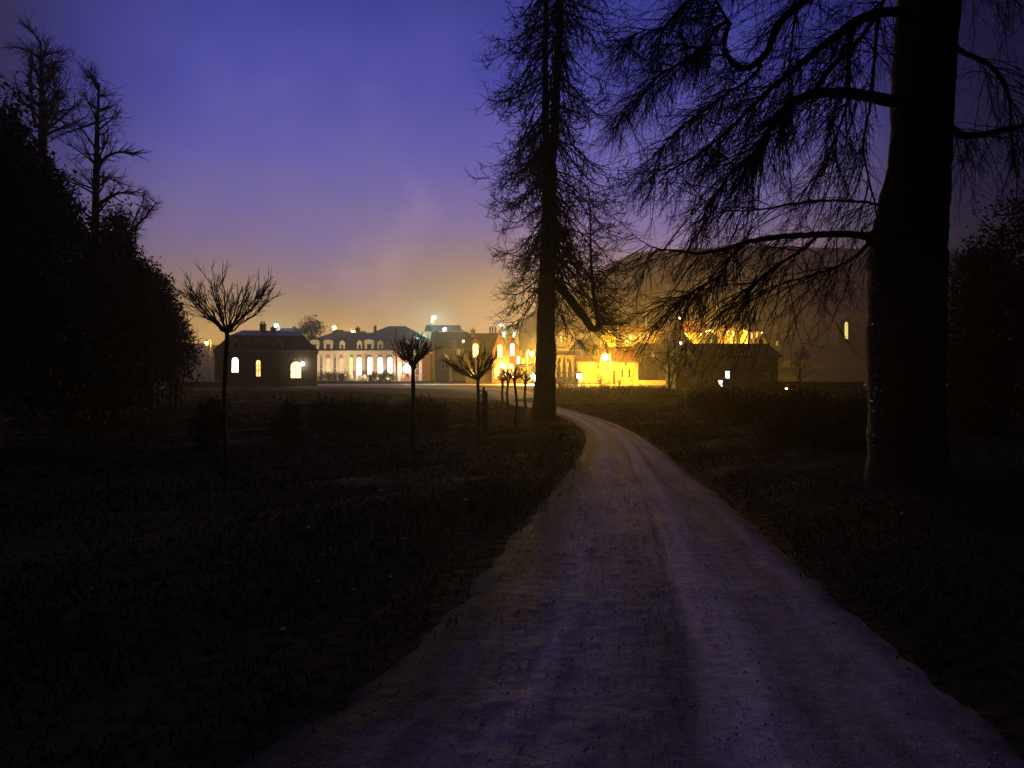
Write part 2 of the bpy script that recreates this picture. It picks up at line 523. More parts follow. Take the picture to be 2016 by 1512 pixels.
def grass():
    n = 190000
    y = 2.2 + 34 * rng.random(n) ** 1.6
    y[:60000] = 34 + 46 * rng.random(60000)
    x = (rng.random(n) - 0.5) * 2 * (3.5 + y * 0.78)
    u = path_u(x, y)
    edge = 0.035 * rng.normal(size=n) + 0.14 * (rng.random(n) < 0.25) * rng.random(n) * (wob(x, y, 1.4) > 0)
    keep = (u < -0.01 + edge) | (u > 1.02 - edge)
    clump = wob(x, y, 2.4)
    keep &= (clump > -0.55 + rng.random(n) * 0.6)
    keep &= ~((y > 40) & (x > -0.6 - (y - 40) * 0.55) & (x < 2.6)) & ~((y > 66) & (x < -2) & (y < 84))
    x, y, clump = x[keep], y[keep], clump[keep]
    n = len(x)
    z = np.where(y < 46, gz(x, y), -0.035) - 0.01
    h = (0.03 + 0.06 * rng.random(n)) * (0.8 + 0.5 * np.clip(clump, -0.6, 1.2)) * (1 + y * 0.012)
    a = rng.random(n) * 6.28
    w = 0.004 + 0.0009 * y
    lean = rng.normal(size=(n, 2)) * h[:, None] * 0.6
    base = np.stack([x, y, z], 1)
    side = np.stack([np.cos(a) * w, np.sin(a) * w, 0 * w], 1)
    mid = base + np.stack([lean[:, 0] * 0.4, lean[:, 1] * 0.4, h * 0.65], 1)
    tip = base + np.stack([lean[:, 0], lean[:, 1], h], 1)
    v = np.stack([base - side, base + side, mid + side * 0.7, mid - side * 0.7, tip], 1)
    q = np.arange(n)[:, None] * 5 + np.array([0, 1, 2, 3])
    t = np.arange(n)[:, None] * 5 + np.array([3, 2, 4])
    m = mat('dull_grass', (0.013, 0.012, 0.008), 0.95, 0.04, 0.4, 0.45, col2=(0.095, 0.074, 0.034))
    tag(MB().add(v.reshape(-1, 3), q, t).build('grass', m), kind='stuff')


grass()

# fallen leaves, one object each
ml = mat('pale_fallen_leaf', (0.42, 0.36, 0.16), 0.5, 0.4, 0.3, 30)
leafspots = [(634, 1124), (768, 1124), (793, 1083), (625, 1168), (420, 1202), (557, 1265), (770, 1150), (502, 832), (750, 985), (607, 1056), (652, 1110), (695, 1178), (918, 995), (446, 1135), (828, 1046), (1775, 1038), (660, 822), (797, 824)]
rl = random.Random(3)
lroot = None
for k, (px, py) in enumerate(leafspots):
    p = GP(px, py)
    if lroot is None:
        a = np.linspace(0, 2 * math.pi, 9)[:-1]
        pts = [(0.030 * math.cos(t), 0.017 * math.sin(t) * (1 + 0.25 * math.cos(3 * t)), 0.008 * math.cos(t) ** 2) for t in a]
        mb = MB().prism(pts, (0, 0, 0.0015))
        mb.tubes(np.array([[-0.028, 0, 0.006], [-0.045, 0.004, 0.012], [-0.055, 0.01, 0.02]]), [0.0014, 0.001, 0.001], 4)
        o = mb.build('fallen_leaf', ml)
        lroot = o
    else:
        o = lroot.copy(); COL.objects.link(o)
    sc = 0.6 * min(2.0, max(1.0, p.y / 5.5)) * rl.uniform(0.75, 1.15)
    o.scale = (sc,) * 3
    o.location = (p.x, p.y, float(gz(p.x, p.y)) + 0.08)
    o.rotation_euler = (rl.uniform(-0.6, 0.6), rl.uniform(-0.6, 0.6), rl.uniform(0, 6.28))
    tag(o, 'small pale fallen leaf lying on the dark grass beside the drive', 'leaf', 'fallen leaves on the grass')

# ------------------------------------------------------------------ trees


def grow(p0, d0, L, K, rng, g=0.0, wig=0.15, up_tip=0.0):
    """N wandering shoots; g pulls down, up_tip lifts the last third"""
    p = np.array(p0, float); d = np.array(d0, float)
    d /= np.linalg.norm(d, axis=1, keepdims=True) + 1e-9
    L = np.broadcast_to(np.asarray(L, float), (len(p),))
    out = [p.copy()]
    for k in range(K):
        f = (k + 1) / K
        d = d + rng.normal(size=d.shape) * wig
        d[:, 2] += -g * (1 if f < 0.66 or not up_tip else 0) + (up_tip if f > 0.6 else 0)
        d /= np.linalg.norm(d, axis=1, keepdims=True) + 1e-9
        p = p + d * (L / K)[:, None]
        out.append(p.copy())
    return np.stack(out, 1)


def sample(lines, per, rng, lo=0.15, hi=1.0):
    """points and tangents along polylines (N,K,3); per = number on each"""
    N, K, _ = lines.shape
    t = lo + (hi - lo) * rng.random((N, per))
    s = np.clip(t * (K - 1), 0, K - 1.001)
    i = s.astype(int); f = (s - i)[..., None]
    n = np.arange(N)[:, None]
    a = lines[n, i]; b_ = lines[n, i + 1]
    p = a + (b_ - a) * f
    d = b_ - a
    d = d / (np.linalg.norm(d, axis=2, keepdims=True) + 1e-9)
    return p.reshape(-1, 3), d.reshape(-1, 3), t.reshape(-1)


def taper(r0, r1, K):
    return np.linspace(r0, r1, K)


def trunk_mesh(pts, rad, S=14, rng=None, flare=1.0, lump=0.06):
    pts = spline(pts, 10)
    r = np.interp(np.linspace(0, 1, len(pts)), np.linspace(0, 1, len(rad)), rad)
    mb = MB()
    mb.tubes(pts, r, S, cap=True)
    v = mb.v[0].reshape(len(pts), S, 3)
    ph = np.arange(S) * 2 * math.pi / S
    ii = np.arange(len(pts))[:, None]
    k = 1 + lump * np.sin(ph * 3 + ii * 0.15) + lump * 0.7 * np.sin(ph * 5 - ii * 0.23 + 1) + lump * 0.4 * np.sin(ph * 2 + ii * 0.9)
    if rng is not None:
        k = k + lump * 0.35 * rng.normal(size=k.shape)
    c = pts[:, None, :]
    mb.v[0] = (c + (v - c) * k[..., None]).reshape(-1, 3)
    return mb


def conifer():
    rng = np.random.default_rng(21)
    D = 24.0
    base = P(1068, 828, D); base.z = 0
    root = thing('tall_conifer', 'tall bare forked conifer with drooping branches at the bend of the drive', 'tree', base)
    tr = [P(1068, 832, D), P(1072, 780, D), P(1075, 700, D), P(1076, 600, D), P(1079, 480, D), P(1081, 380, D), P(1082, 300, D)]
    tr[0].z = -0.2
    trunk_mesh([p[:] for p in tr], [0.47, 0.37, 0.335, 0.30, 0.265, 0.245, 0.235], 16, rng, lump=0.05).build('trunk', M['bark'], root, smooth=True)
    a = [P(1078, 345, D), P(1074, 250, D), P(1074, 120, D), P(1075, 0, D), P(1078, -180, D), P(1080, -420, D)]
    c = [P(1084, 345, D - .05), P(1092, 250, D - .05), P(1098, 120, D), P(1104, 0, D), P(1104, -180, D), P(1106, -330, D)]
    trunk_mesh([p[:] for p in a], [0.125, 0.115, 0.10, 0.085, 0.07, 0.02], 10, rng).build('trunk', M['bark'], root, smooth=True)
    trunk_mesh([p[:] for p in c], [0.15, 0.14, 0.135, 0.12, 0.09, 0.02], 10, rng).build('trunk', M['bark'], root, smooth=True)
    # the heavy low limb that dips and turns straight up
    li = [P(1080, 545, D), P(1098, 562, D - .3), P(1125, 592, D - .5), P(1150, 625, D - .6), P(1164, 645, D - .6), P(1176, 646, D - .6), P(1178, 630, D - .6), P(1170, 590, D - .55), P(1164, 520, D - .5), P(1162, 440, D - .4), P(1158, 370, D - .4)]
    trunk_mesh([p[:] for p in li], [0.15, 0.15, 0.145, 0.135, 0.12, 0.11, 0.085, 0.06, 0.042, 0.028, 0.012], 10, rng, lump=0.07).build('limb', M['bark'], root, smooth=True)
    # branches
    N = 235
    z = 4.6 + 17.5 * rng.random(N) ** 1.15
    axis = np.stack([np.interp(z, [0, 3, 8, 14, 24], [(1068 - CX) / F * D, (1076 - CX) / F * D, (1081 - CX) / F * D, (1090 - CX) / F * D, (1092 - CX) / F * D]), np.full(N, D), z], 1)
    az = rng.random(N) * 2 * math.pi
    Rr = np.interp(z, [4, 6, 9, 13, 18, 23], [1.75, 1.9, 2.0, 2.15, 1.8, 0.8]) * rng.uniform(0.7, 1.12, N) * (1 + 0.22 * np.cos(az) * (z < 10))
    out = np.stack([np.cos(az), np.sin(az), np.zeros(N)], 1)
    d0 = out + np.array([0, 0, -0.45]) + rng.normal(size=(N, 3)) * 0.15
    pr_ = grow(axis, d0, Rr * 1.45, 12, rng, g=0.10, wig=0.10, up_tip=0.24)
    mb = MB()
    mb.tubes(pr_, taper(0.034, 0.007, 13), 5)
    p, d, t = sample(pr_, 17, rng, 0.08, 1.0)
    d2 = d * 0.7 + rng.normal(size=d.shape) * 0.55 + np.array([0, 0, -0.55])
    sec = grow(p, d2, rng.uniform(0.45, 1.35, len(p)) * (1.15 - 0.5 * t), 6, rng, g=0.10, wig=0.16, up_tip=0.30)
    mb.tubes(sec, taper(0.014, 0.006, 7), 3)
    p, d, t = sample(sec, 5, rng, 0.2, 1.0)
    d3 = d * 0.8 + rng.normal(size=d.shape) * 0.6 + np.array([0, 0, -0.1])
    ter = grow(p, d3, rng.uniform(0.15, 0.45, len(p)), 3, rng, g=0.05, wig=0.2, up_tip=0.15)
    mb.tubes(ter, taper(0.007, 0.004, 4), 3)
    # long shoots hanging off the low limb
    L = spline([q[:] for q in li[3:]], 6)[None]
    p, d, t = sample(L, 120, rng, 0.0, 1.0)
    s2 = grow(p, np.array([0.7, 0, 0.1]) + rng.normal(size=p.shape) * np.array([0.6, 0.6, 0.5]), rng.uniform(0.5, 2.3, len(p)), 7, rng, g=0.10, wig=0.16, up_tip=0.25)
    mb.tubes(s2, taper(0.013, 0.005, 8), 3)
    p2, d2, t2 = sample(s2, 9, rng, 0.2, 1.0)
    s3 = grow(p2, d2 * 0.8 + rng.normal(size=d2.shape) * 0.5, rng.uniform(0.15, 0.5, len(p2)), 3, rng, g=0.04, wig=0.2)
    mb.tubes(s3, taper(0.007, 0.004, 4), 3)
    cr = mb.build('crown', M['twig'], root)
    q, _, tt = sample(ter, 2, rng, 0.2, 1.0)
    keep = rng.random(len(q)) < (0.16 + 0.45 * (wob(q[:, 0] * 3, q[:, 2], 2.2) > 0.1))
    MB().quads(q[keep] + rng.normal(size=(keep.sum(), 3)) * 0.03, 0.085, rng, 2.6).build('needles', M['needle'], cr)
    # ivy low on the trunk
    n = 260
    zz = rng.uniform(0.2, 2.6, n); a_ = rng.uniform(-0.9, 0.9, n)
    rr = np.interp(zz, [0, 1, 2.5], [0.42, 0.38, 0.35])
    cx = np.interp(zz, [0, 3], [(1068 - CX) / F * D, (1075 - CX) / F * D])
    MB().quads(np.stack([cx + rr * np.cos(a_), D - rr * np.sin(a_) * 0.9, zz], 1) + rng.normal(size=(n, 3)) * 0.02, 0.09, rng, 1.3).build('ivy', M['needle'], root)


conifer()


def beech():
    rng = np.random.default_rng(31)
    D = 10.2
    base = P(1785, 955, D); base.z = 0
    root = thing('old_beech', 'massive black beech trunk beside the drive with long weeping limbs', 'tree', base)
    tr = [P(1784, 975, D), P(1783, 900, D), P(1784, 760, D), P(1786, 620, D), P(1785, 520, D), P(1792, 440, D), P(1808, 330, D), P(1818, 200, D), P(1824, 80, D), P(1828, -60, D), P(1835, -300, D)]
    tr[0].z = -0.2
    trunk_mesh([p[:] for p in tr], [0.62, 0.52, 0.49, 0.50, 0.52, 0.48, 0.40, 0.405, 0.41, 0.41, 0.36], 24, rng, lump=0.035).build('trunk', M['bark'], root, smooth=True)
    # swelling where the low limb leaves the trunk
    mb = MB().tubes(spline([P(1790, 520, D)[:], P(1745, 478, D - .15)[:], P(1712, 466, D - .25)[:]], 8), np.interp(np.linspace(0, 1, 17), [0, .5, 1], [0.34, 0.22, 0.085]), 14, cap=True)
    mb.build('burr', M['bark'], root, smooth=True)
    limbs = [
        # (points (px, py, depth offset), start radius, end radius, shoots, droop)
        ([(1785, 25, 0), (1735, 24, -.3), (1682, 44, -.5), (1640, 75, -.7), (1585, 118, -.8), (1540, 155, -.9), (1490, 200, -1.0), (1440, 250, -1.0), (1380, 300, -1.0), (1300, 345, -1.0)], 0.10, 0.012, 60),
        ([(1785, 205, 0), (1700, 188, -.5), (1640, 182, -.8), (1585, 190, -1.0), (1545, 215, -1.2), (1520, 245, -1.2), (1495, 290, -1.3), (1440, 340, -1.3), (1400, 395, -1.3)], 0.12, 0.012, 70),
        ([(1680, 45, -.5), (1672, 110, -.4), (1668, 200, -.3), (1650, 260, -.3), (1640, 330, -.2)], 0.06, 0.008, 26),
        ([(1600, 185, -1.0), (1630, 140, -1.0), (1680, 90, -1.0), (1720, 40, -.8), (1750, -20, -.6)], 0.05, 0.03, 26),
        ([(1800, -90, .2), (1700, -60, .3), (1600, -10, .4), (1535, 45, .5), (1505, 110, .6), (1465, 135, .7), (1440, 120, .8), (1425, 90, .8), (1434, 45, .9), (1410, 55, 1.0), (1400, 70, 1.0), (1385, 92, 1.1), (1352, 90, 1.2), (1335, 65, 1.2)], 0.10, 0.015, 70),
        ([(1500, 128, .6), (1470, 160, .6), (1430, 185, .7), (1390, 215, .8), (1340, 250, .9), (1300, 300, .9), (1285, 360, .9)], 0.035, 0.008, 46),
        ([(1440, 50, .9), (1420, 20, .9), (1395, -30, 1.0), (1360, -80, 1.0)], 0.035, 0.02, 26),
        ([(1385, 92, 1.1), (1350, 120, 1.2), (1300, 145, 1.3), (1270, 180, 1.4), (1240, 205, 1.5), (1222, 240, 1.5)], 0.030, 0.006, 40),
        ([(1330, 62, 1.2), (1290, 58, 1.4), (1262, 62, 1.5), (1240, 80, 1.5), (1222, 98, 1.6)], 0.016, 0.005, 18),
        ([(1712, 466, -.25), (1660, 460, -.6), (1600, 462, -.9), (1535, 466, -1.1), (1480, 474, -1.2), (1430, 490, -1.3), (1380, 498, -1.4), (1330, 494, -1.4), (1290, 488, -1.4), (1268, 476, -1.4)], 0.070, 0.006, 20),
        ([(1610, 463, -.9), (1580, 492, -1.0), (1540, 515, -1.1), (1500, 545, -1.2), (1470, 570, -1.2), (1440, 590, -1.2)], 0.035, 0.007, 16),
        ([(1715, 475, -.2), (1690, 500, -.4), (1655, 522, -.5), (1600, 542, -.6), (1550, 555, -.7), (1500, 580, -.8), (1460, 600, -.8)], 0.035, 0.007, 16),
        ([(1470, 476, -1.2), (1440, 505, -1.2), (1420, 540, -1.2), (1385, 562, -1.2), (1350, 585, -1.2), (1330, 600, -1.2)], 0.026, 0.006, 22),
        ([(1800, 420, 0), (1730, 402, -.1), (1640, 395, -.2), (1560, 402, -.4), (1480, 415, -.5), (1420, 412, -.6), (1385, 400, -.6)], 0.032, 0.007, 22),
        ([(1728, 24, -.2), (1722, 110, .1), (1712, 210, .3), (1700, 280, .3), (1705, 330, .3), (1722, 400, .3), (1730, 440, .3)], 0.035, 0.012, 22),
        ([(1560, -60, .4), (1566, 20, .4), (1556, 110, .4), (1552, 190, .3), (1545, 240, .3)], 0.035, 0.010, 26),
        # right of the trunk
        ([(1850, 225, 0), (1885, 262, .2), (1925, 266, .3), (1975, 256, .4), (2030, 245, .5)], 0.075, 0.05, 18),
        ([(1860, 80, 0), (1900, 105, .3), (1950, 130, .5), (1985, 185, .6), (1990, 250, .6), (1995, 330, .6)], 0.06, 0.02, 20),
        ([(1860, -60, 0), (1930, -70, .4), (2010, -40, .8), (2080, 30, 1.0)], 0.10, 0.05, 26),
        ([(1795, -150, 0), (1690, -160, .2), (1560, -120, .3), (1450, -60, .3), (1370, -10, .4), (1320, 40, .5), (1290, 95, .5)], 0.10, 0.01, 60),
    ]
    for pts, r0, r1, ns in limbs:
        L = spline([P(px, py, D + dd)[:] for px, py, dd in pts], 8)
        L[1:-1] += rng.normal(size=(len(L) - 2, 3)) * 0.004
        K = len(L)
        rad = (np.linspace(0, 1, K) ** 0.8 * (r1 - r0) + r0) * 0.8
        lo = MB().tubes(L, rad * rng.uniform(0.95, 1.06, K), 8, cap=True).build('limb', M['bark'], root, smooth=True)
        mb = MB()
        ns = int(ns * 1.7)
        p, d, t = sample(L[None], ns, rng, 0.12, 1.0)
        side = -1 if pts[-1][0] < 1800 else 1
        d2 = d * 0.5 + rng.normal(size=d.shape) * 0.5 + np.array([0.35 * side, 0, -0.45])
        sec = grow(p, d2, rng.uniform(0.4, 1.6, ns) * (0.6 if pts[-1][0] < 1340 else 1.0), 9, rng, g=0.06, wig=0.10)
        mb.tubes(sec, taper(0.0085, 0.003, 10), 4)
        p, d, t = sample(sec, 9, rng, 0.15, 1.0)
        d3 = d * 0.9 + rng.normal(size=d.shape) * 0.45 + np.array([0.15 * side, 0, -0.25])
        ter = grow(p, d3, rng.uniform(0.15, 0.6, len(p)), 4, rng, g=0.06, wig=0.14)
        mb.tubes(ter, taper(0.0036, 0.002, 5), 3)
        p, d, t = sample(ter, 2, rng, 0.3, 1.0)
        q4 = grow(p, d + rng.normal(size=d.shape) * 0.5 + np.array([0, 0, -0.1]), rng.uniform(0.06, 0.2, len(p)), 2, rng, g=0.05, wig=0.15)
        mb.tubes(q4, taper(0.0022, 0.0015, 3), 3)
        mb.build('twigs', M['twig'], lo)
    # ivy glinting up the left edge of the trunk
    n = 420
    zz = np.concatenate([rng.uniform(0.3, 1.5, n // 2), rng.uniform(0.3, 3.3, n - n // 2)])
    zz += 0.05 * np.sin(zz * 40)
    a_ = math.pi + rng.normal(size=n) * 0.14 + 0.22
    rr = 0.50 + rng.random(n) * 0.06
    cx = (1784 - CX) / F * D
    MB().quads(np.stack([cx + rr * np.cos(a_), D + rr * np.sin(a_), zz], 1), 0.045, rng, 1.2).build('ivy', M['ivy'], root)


beech()


def young_tree(label, px, bpy_, fpy, tpy, lpx, rpx, seed, nprim=9, nsec=6, rad=None, lean=0.0, group='young pollarded trees', D=None, fan=1.0):
    rng = np.random.default_rng(seed)
    D = D or gd(bpy_)
    s = D / F
    b0 = P(px + lean, bpy_, D); b0.z = 0
    fork = P(px, fpy, D)
    root = thing('young_tree', label, 'tree', b0, group=group)
    rad = rad or 4.0 * s
    mid = (b0 + fork) / 2 + Vector((rng.normal() * rad * 1.3, rng.normal() * rad, 0))
    tp = [Vector((b0.x, b0.y, -0.1)), b0 + (mid - b0) * 0.3, mid, fork - Vector((0, 0, 0.06)), fork + Vector((0, 0, 0.02))]
    trunk_mesh([p[:] for p in tp], [rad * 1.7, rad * 1.15, rad, rad * 1.0, rad * 1.25], 10, rng, lump=0.07).build('trunk', M['bark'], root, smooth=True)
    hh = (fpy - tpy) * s
    wl, wr_ = (px - lpx) * s, (rpx - px) * s
    az = np.arange(nprim) * 2 * math.pi / nprim + rng.uniform(-.25, .25, nprim)
    ox = np.where(np.cos(az) < 0, wl, wr_) * np.cos(az) * rng.uniform(0.75, 1.05, nprim)
    oy = (wl + wr_) / 2 * np.sin(az) * rng.uniform(0.75, 1.05, nprim)
    tz = hh * rng.uniform(0.6, 0.95, nprim) * (1.05 - 0.35 * (np.abs(ox) / max(wl, wr_)))
    tip = np.array(fork[:]) + np.stack([ox, oy, tz], 1)
    mb = MB()
    K = 9
    tt = np.linspace(0, 1, K)[None, :, None]
    st = np.array(fork[:])[None, None, :] + np.zeros((nprim, 1, 3))
    ctl = st + (tip[:, None, :] - st) * np.array([0.52, 0.52, 0.42])
    L = (1 - tt) ** 2 * st + 2 * tt * (1 - tt) * ctl + tt ** 2 * tip[:, None, :]
    L[:, 1:] += rng.normal(size=L[:, 1:].shape) * hh * 0.012
    mb.tubes(L, taper(rad * 0.5, rad * 0.13, K), 6)
    for _ in range(5):
        mb.ico(np.array(fork[:]) + rng.normal(size=3) * rad * 0.55, rad * rng.uniform(0.7, 1.15), 1)
    p, d, t = sample(L, nsec, rng, 0.18, 0.92)
    outv = p - np.array(fork[:]); outv[:, 2] = 0
    outv /= np.linalg.norm(outv, axis=1, keepdims=True) + 1e-6
    d2 = d * 1.0 + outv * 0.25 * fan + rng.normal(size=d.shape) * 0.32 + np.array([0, 0, 0.42])
    sec = grow(p, d2, hh * rng.uniform(0.2, 0.5, len(p)), 5, rng, g=-0.05, wig=0.09)
    mb.tubes(sec, taper(rad * 0.22, rad * 0.09, 6), 4)
    p, d, t = sample(sec, 3, rng, 0.2, 0.9)
    ter = grow(p, d + rng.normal(size=d.shape) * 0.35, hh * rng.uniform(0.08, 0.22, len(p)), 3, rng, g=-0.05, wig=0.1)
    mb.tubes(ter, taper(rad * 0.14, rad * 0.07, 4), 3)
    mb.build('crown', M['twig'], root)
    return root


young_tree('largest young pollarded tree in front of the dark lodge, spreading bare crown', 447, 945, 655, 528, 352, 528, 41, 17, 9)
young_tree('young pollarded tree with bent-over crown before the floodlit mansion end', 813, 890, 722, 656, 778, 850, 42, 15, 9)
young_tree('young pollarded tree flanked by wooden stakes, low wide crown', 941, 862, 748, 683, 880, 976, 43, 18, 9, rad=0.038)
young_tree('slim young pollarded tree just left of the tall conifer trunk', 1013, 843, 748, 722, 988, 1036, 44, 11, 8, rad=0.036)
young_tree('small far sapling before the gabled villa, left of its pair', 990, 795, 752, 730, 976, 1003, 45, 10, 6, rad=0.061, D=37)
young_tree('small far sapling before the gabled villa, right of its pair', 1000, 799, 752, 722, 986, 1016, 46, 10, 6, rad=0.058, D=35)
young_tree('small far sapling closest to the tall conifer trunk', 1035, 806, 752, 730, 1022, 1050, 47, 10, 6, rad=0.051, D=31)


def stake(px, bpy_, tpy, label, tilt=0.0):
    D = gd(bpy_)
    a = P(px, bpy_, D); c = P(px + tilt, tpy, D)
    root = thing('tree_stake', label, 'stake', (a.x, a.y, 0), group='stakes of the young tree')
    MB().tubes([(a.x, a.y, -0.1), ((a.x + c.x) / 2, a.y, c.z / 2), c[:]], [0.035, 0.034, 0.032], 8, cap=True).build('post', M['wood'], root)
    MB().tubes([(c.x - 0.14, c.y, c.z - 0.1), (c.x + 0.05, c.y, c.z - 0.1)], [0.018, 0.018], 5, cap=True).build('tie', M['wood'], root)


stake(951, 857, 762, 'thin wooden stake leaning close to the young tree', 1)
stake(958, 863, 770, 'thicker wooden stake with tie, standing right of the young tree', -1)


def bare_tree(label, px, bpy_, tpy, seed, D, width, rad, trunkpts=None, limbs=None, n1=40, name='bare_tree', droop=-0.02, fine=1.0):
    rng = np.random.default_rng(seed)
    pts = [P(x, y, D) for x, y in (trunkpts or [(px, bpy_), (px, (bpy_ + tpy) / 2), (px, tpy)])]
    zb = th(pts[0].x, D)
    pts[0].z = min(pts[0].z, zb) - 0.1
    root = thing(name, label, 'tree', (pts[0].x, D, zb))
    r = np.linspace(1.25, 0.15, len(pts)) * rad
    trunk_mesh([p[:] for p in pts], r, 10, rng, lump=0.06).build('trunk', M['bark'], root, smooth=True)
    T = spline([p[:] for p in pts], 8)
    for lp, lr in (limbs or []):
        Ls = spline([P(x, y, D + dd)[:] for x, y, dd in lp], 7)
        lo = MB().tubes(Ls, taper(lr, lr * 0.2, len(Ls)), 7).build('limb', M['bark'], root, smooth=True)
        p, d, t = sample(Ls[None], 22, rng, 0.2, 1)
        sec = grow(p, d + rng.normal(size=d.shape) * 0.5, width * rng.uniform(0.1, 0.35, len(p)), 5, rng, g=droop, wig=0.14)
        mb = MB().tubes(sec, taper(lr * 0.3, lr * 0.08, 6), 3)
        p, d, t = sample(sec, 5, rng, 0.2, 1)
        ter = grow(p, d + rng.normal(size=d.shape) * 0.5, width * rng.uniform(0.05, 0.15, len(p)), 3, rng, g=droop, wig=0.15)
        mb.tubes(ter, taper(lr * 0.09, lr * 0.05, 4), 3)
        mb.build('twigs', M['twig'], lo)
    p, d, t = sample(T[None], n1, rng, 0.3, 1.0)
    az = rng.random(n1) * 6.28
    d2 = np.stack([np.cos(az), np.sin(az), rng.uniform(0.2, 1.2, n1)], 1)
    pr_ = grow(p, d2, width * (1.15 - t) * rng.uniform(0.5, 1.1, n1) + 0.1 * width, 8, rng, g=droop, wig=0.14)
    mb = MB().tubes(pr_, taper(rad * 0.28, rad * 0.06, 9), 5)
    p, d, t = sample(pr_, 9, rng, 0.15, 1)
    sec = grow(p, d + rng.normal(size=d.shape) * 0.5, width * rng.uniform(0.12, 0.35, len(p)), 5, rng, g=droop, wig=0.14)
    mb.tubes(sec, taper(rad * 0.09, rad * 0.03, 6), 3)
    p, d, t = sample(sec, int(5 * fine), rng, 0.2, 1)
    ter = grow(p, d + rng.normal(size=d.shape) * 0.5, width * rng.uniform(0.06, 0.18, len(p)), 3, rng, g=droop, wig=0.16)
    mb.tubes(ter, taper(rad * 0.035, rad * 0.018, 4), 3)
    mb.build('crown', M['twig'], root)
    return root


bare_tree('tall slender bare tree with two long side limbs above the dark shrubs', 188, 790, 172, 51, 26, 2.2, 0.16,
          [(186, 800), (187, 560), (188, 420), (190, 300), (192, 230), (196, 165)],
          [([(190, 410, 0), (205, 395, 0), (232, 381, .1), (268, 377, .2)], 0.09), ([(191, 335, 0), (206, 312, 0), (232, 300, .2), (268, 303, .3)], 0.085), ([(190, 345, 0), (215, 352, -.2), (240, 362, -.3)], 0.05), ([(191, 240, 0), (165, 250, .2), (130, 262, .3), (100, 275, .4)], 0.05)], 34)
bare_tree('faint tall bare tree standing behind the leftmost dark evergreen', 84, 790, 95, 52, 32, 3.0, 0.26,
          [(84, 790), (84, 520), (84, 330), (83, 240), (82, 170), (80, 85)],
          [([(84, 245, 0), (100, 225, 0), (106, 195, 0), (108, 160, 0)], 0.09), ([(82, 260, 0), (66, 230, 0), (62, 170, 0), (60, 110, 0)], 0.09)], 40)
bare_tree('leaning forked snag at the edge of the russet shrubs', 268, 780, 400, 53, 30, 1.4, 0.10,
          [(250, 780), (252, 560), (256, 470), (268, 445), (288, 425), (308, 398)],
          [([(256, 470, 0), (262, 440, 0), (280, 400, 0), (284, 380, .2)], 0.05)], 22)
bare_tree('thin bare twin-stemmed tree by the yellow cottage, right of it', 1317, 797, 655, 54, 42, 1.7, 0.07,
          [(1318, 797), (1317, 745), (1316, 700), (1313, 655)], [([(1318, 770, 0), (1326, 735, .1), (1329, 700, .1), (1329, 672, .1)], 0.05)], 30, droop=0.02)


def leaf_mass(name, label, cat, lobes, D, n, size, m, stems=True, group=None, seed=1, flat=0.0, aspect=1.7, twiggy=0):
    """a plant: lobes = [(px, py, half-width px, half-height px, depth offset)], filled with leaf faces in clumps"""
    rng = np.random.default_rng(seed)
    px = lobes[0][0]
    x0 = (px - CX) / F * D
    root = thing(name, label, cat, (x0, D, max(0, th(x0, D))), group=group)
    vol = np.array([l[2] * l[3] for l in lobes], float)
    cnt = np.maximum(8, (vol / vol.sum() * n / 14).astype(int))
    pts = []
    for (lx, ly, hw, hh, dd), c in zip(lobes, cnt):
        o = np.array(P(lx, ly, D + dd)[:]); s = (D + dd) / F
        u = rng.normal(size=(c, 3)); u /= np.linalg.norm(u, axis=1, keepdims=True)
        r = rng.random((c, 1)) ** 0.45 * rng.uniform(0.75, 1.15, (c, 1))
        ax = np.array([hw * s, (hw * s + hh * s) / 2, hh * s])
        cc = o + u * r * ax
        k = cc[:, None, :] + rng.normal(size=(c, 14, 3)) * size * 1.3
        pts.append(k.reshape(-1, 3))
    pts = np.concatenate(pts)
    g0 = root.location.z
    if twiggy:
        tw = MB()
        for (lx, ly, hw, hh, dd) in lobes:
            o = np.array(P(lx, ly, D + dd)[:]); s_ = (D + dd) / F
            u = rng.normal(size=(twiggy, 3)); u[:, 2] = np.abs(u[:, 2]) * 0.9 + 0.1
            u /= np.linalg.norm(u, axis=1, keepdims=True)
            ax = np.array([hw, (hw + hh) / 2, hh]) * s_
            a_ = grow(o + u * ax * 0.6, u + np.array([0, 0, 0.5]), min(ax) * rng.uniform(0.5, 0.95, twiggy), 6, rng, g=-0.02, wig=0.16)
            tw.tubes(a_, taper(0.016, 0.004, 7), 3)
            p_, d_, _t = sample(a_, 7, rng, 0.25, 1)
            b2 = grow(p_, d_ + rng.normal(size=d_.shape) * 0.5, min(ax) * rng.uniform(0.12, 0.35, len(p_)), 4, rng, g=0.0, wig=0.18)
            tw.tubes(b2, taper(0.007, 0.003, 5), 3)
        tw.build('twigs', M['twig'], root)
    pts = pts[pts[:, 2] > g0 + 0.02]
    MB().quads(pts, size, rng, aspect, flat).build('foliage' if cat != 'tree' else 'crown', m, root)
    if stems:
        for (lx, ly, hw, hh, dd) in lobes:
            o = np.array(P(lx, ly, D + dd)[:])
            b_ = np.array([x0 + rng.normal() * 0.1, D + dd * 0.5, g0 - 0.05])
            if cat != 'tree':
                b_[0] = o[0]
            t_ = o + np.array([0, 0, hh * D / F * 0.6])
            rr = max(0.02, hh * D / F * 0.05)
            MB().tubes(np.array([b_, b_ * 0.5 + o * 0.5 + rng.normal(size=3) * 0.05, o, t_]), [rr, rr * 0.8, rr * 0.5, rr * 0.15], 6).build('stem' if cat != 'tree' else ('trunk' if lx == px else 'limb'), M['bark'], root)
    return root


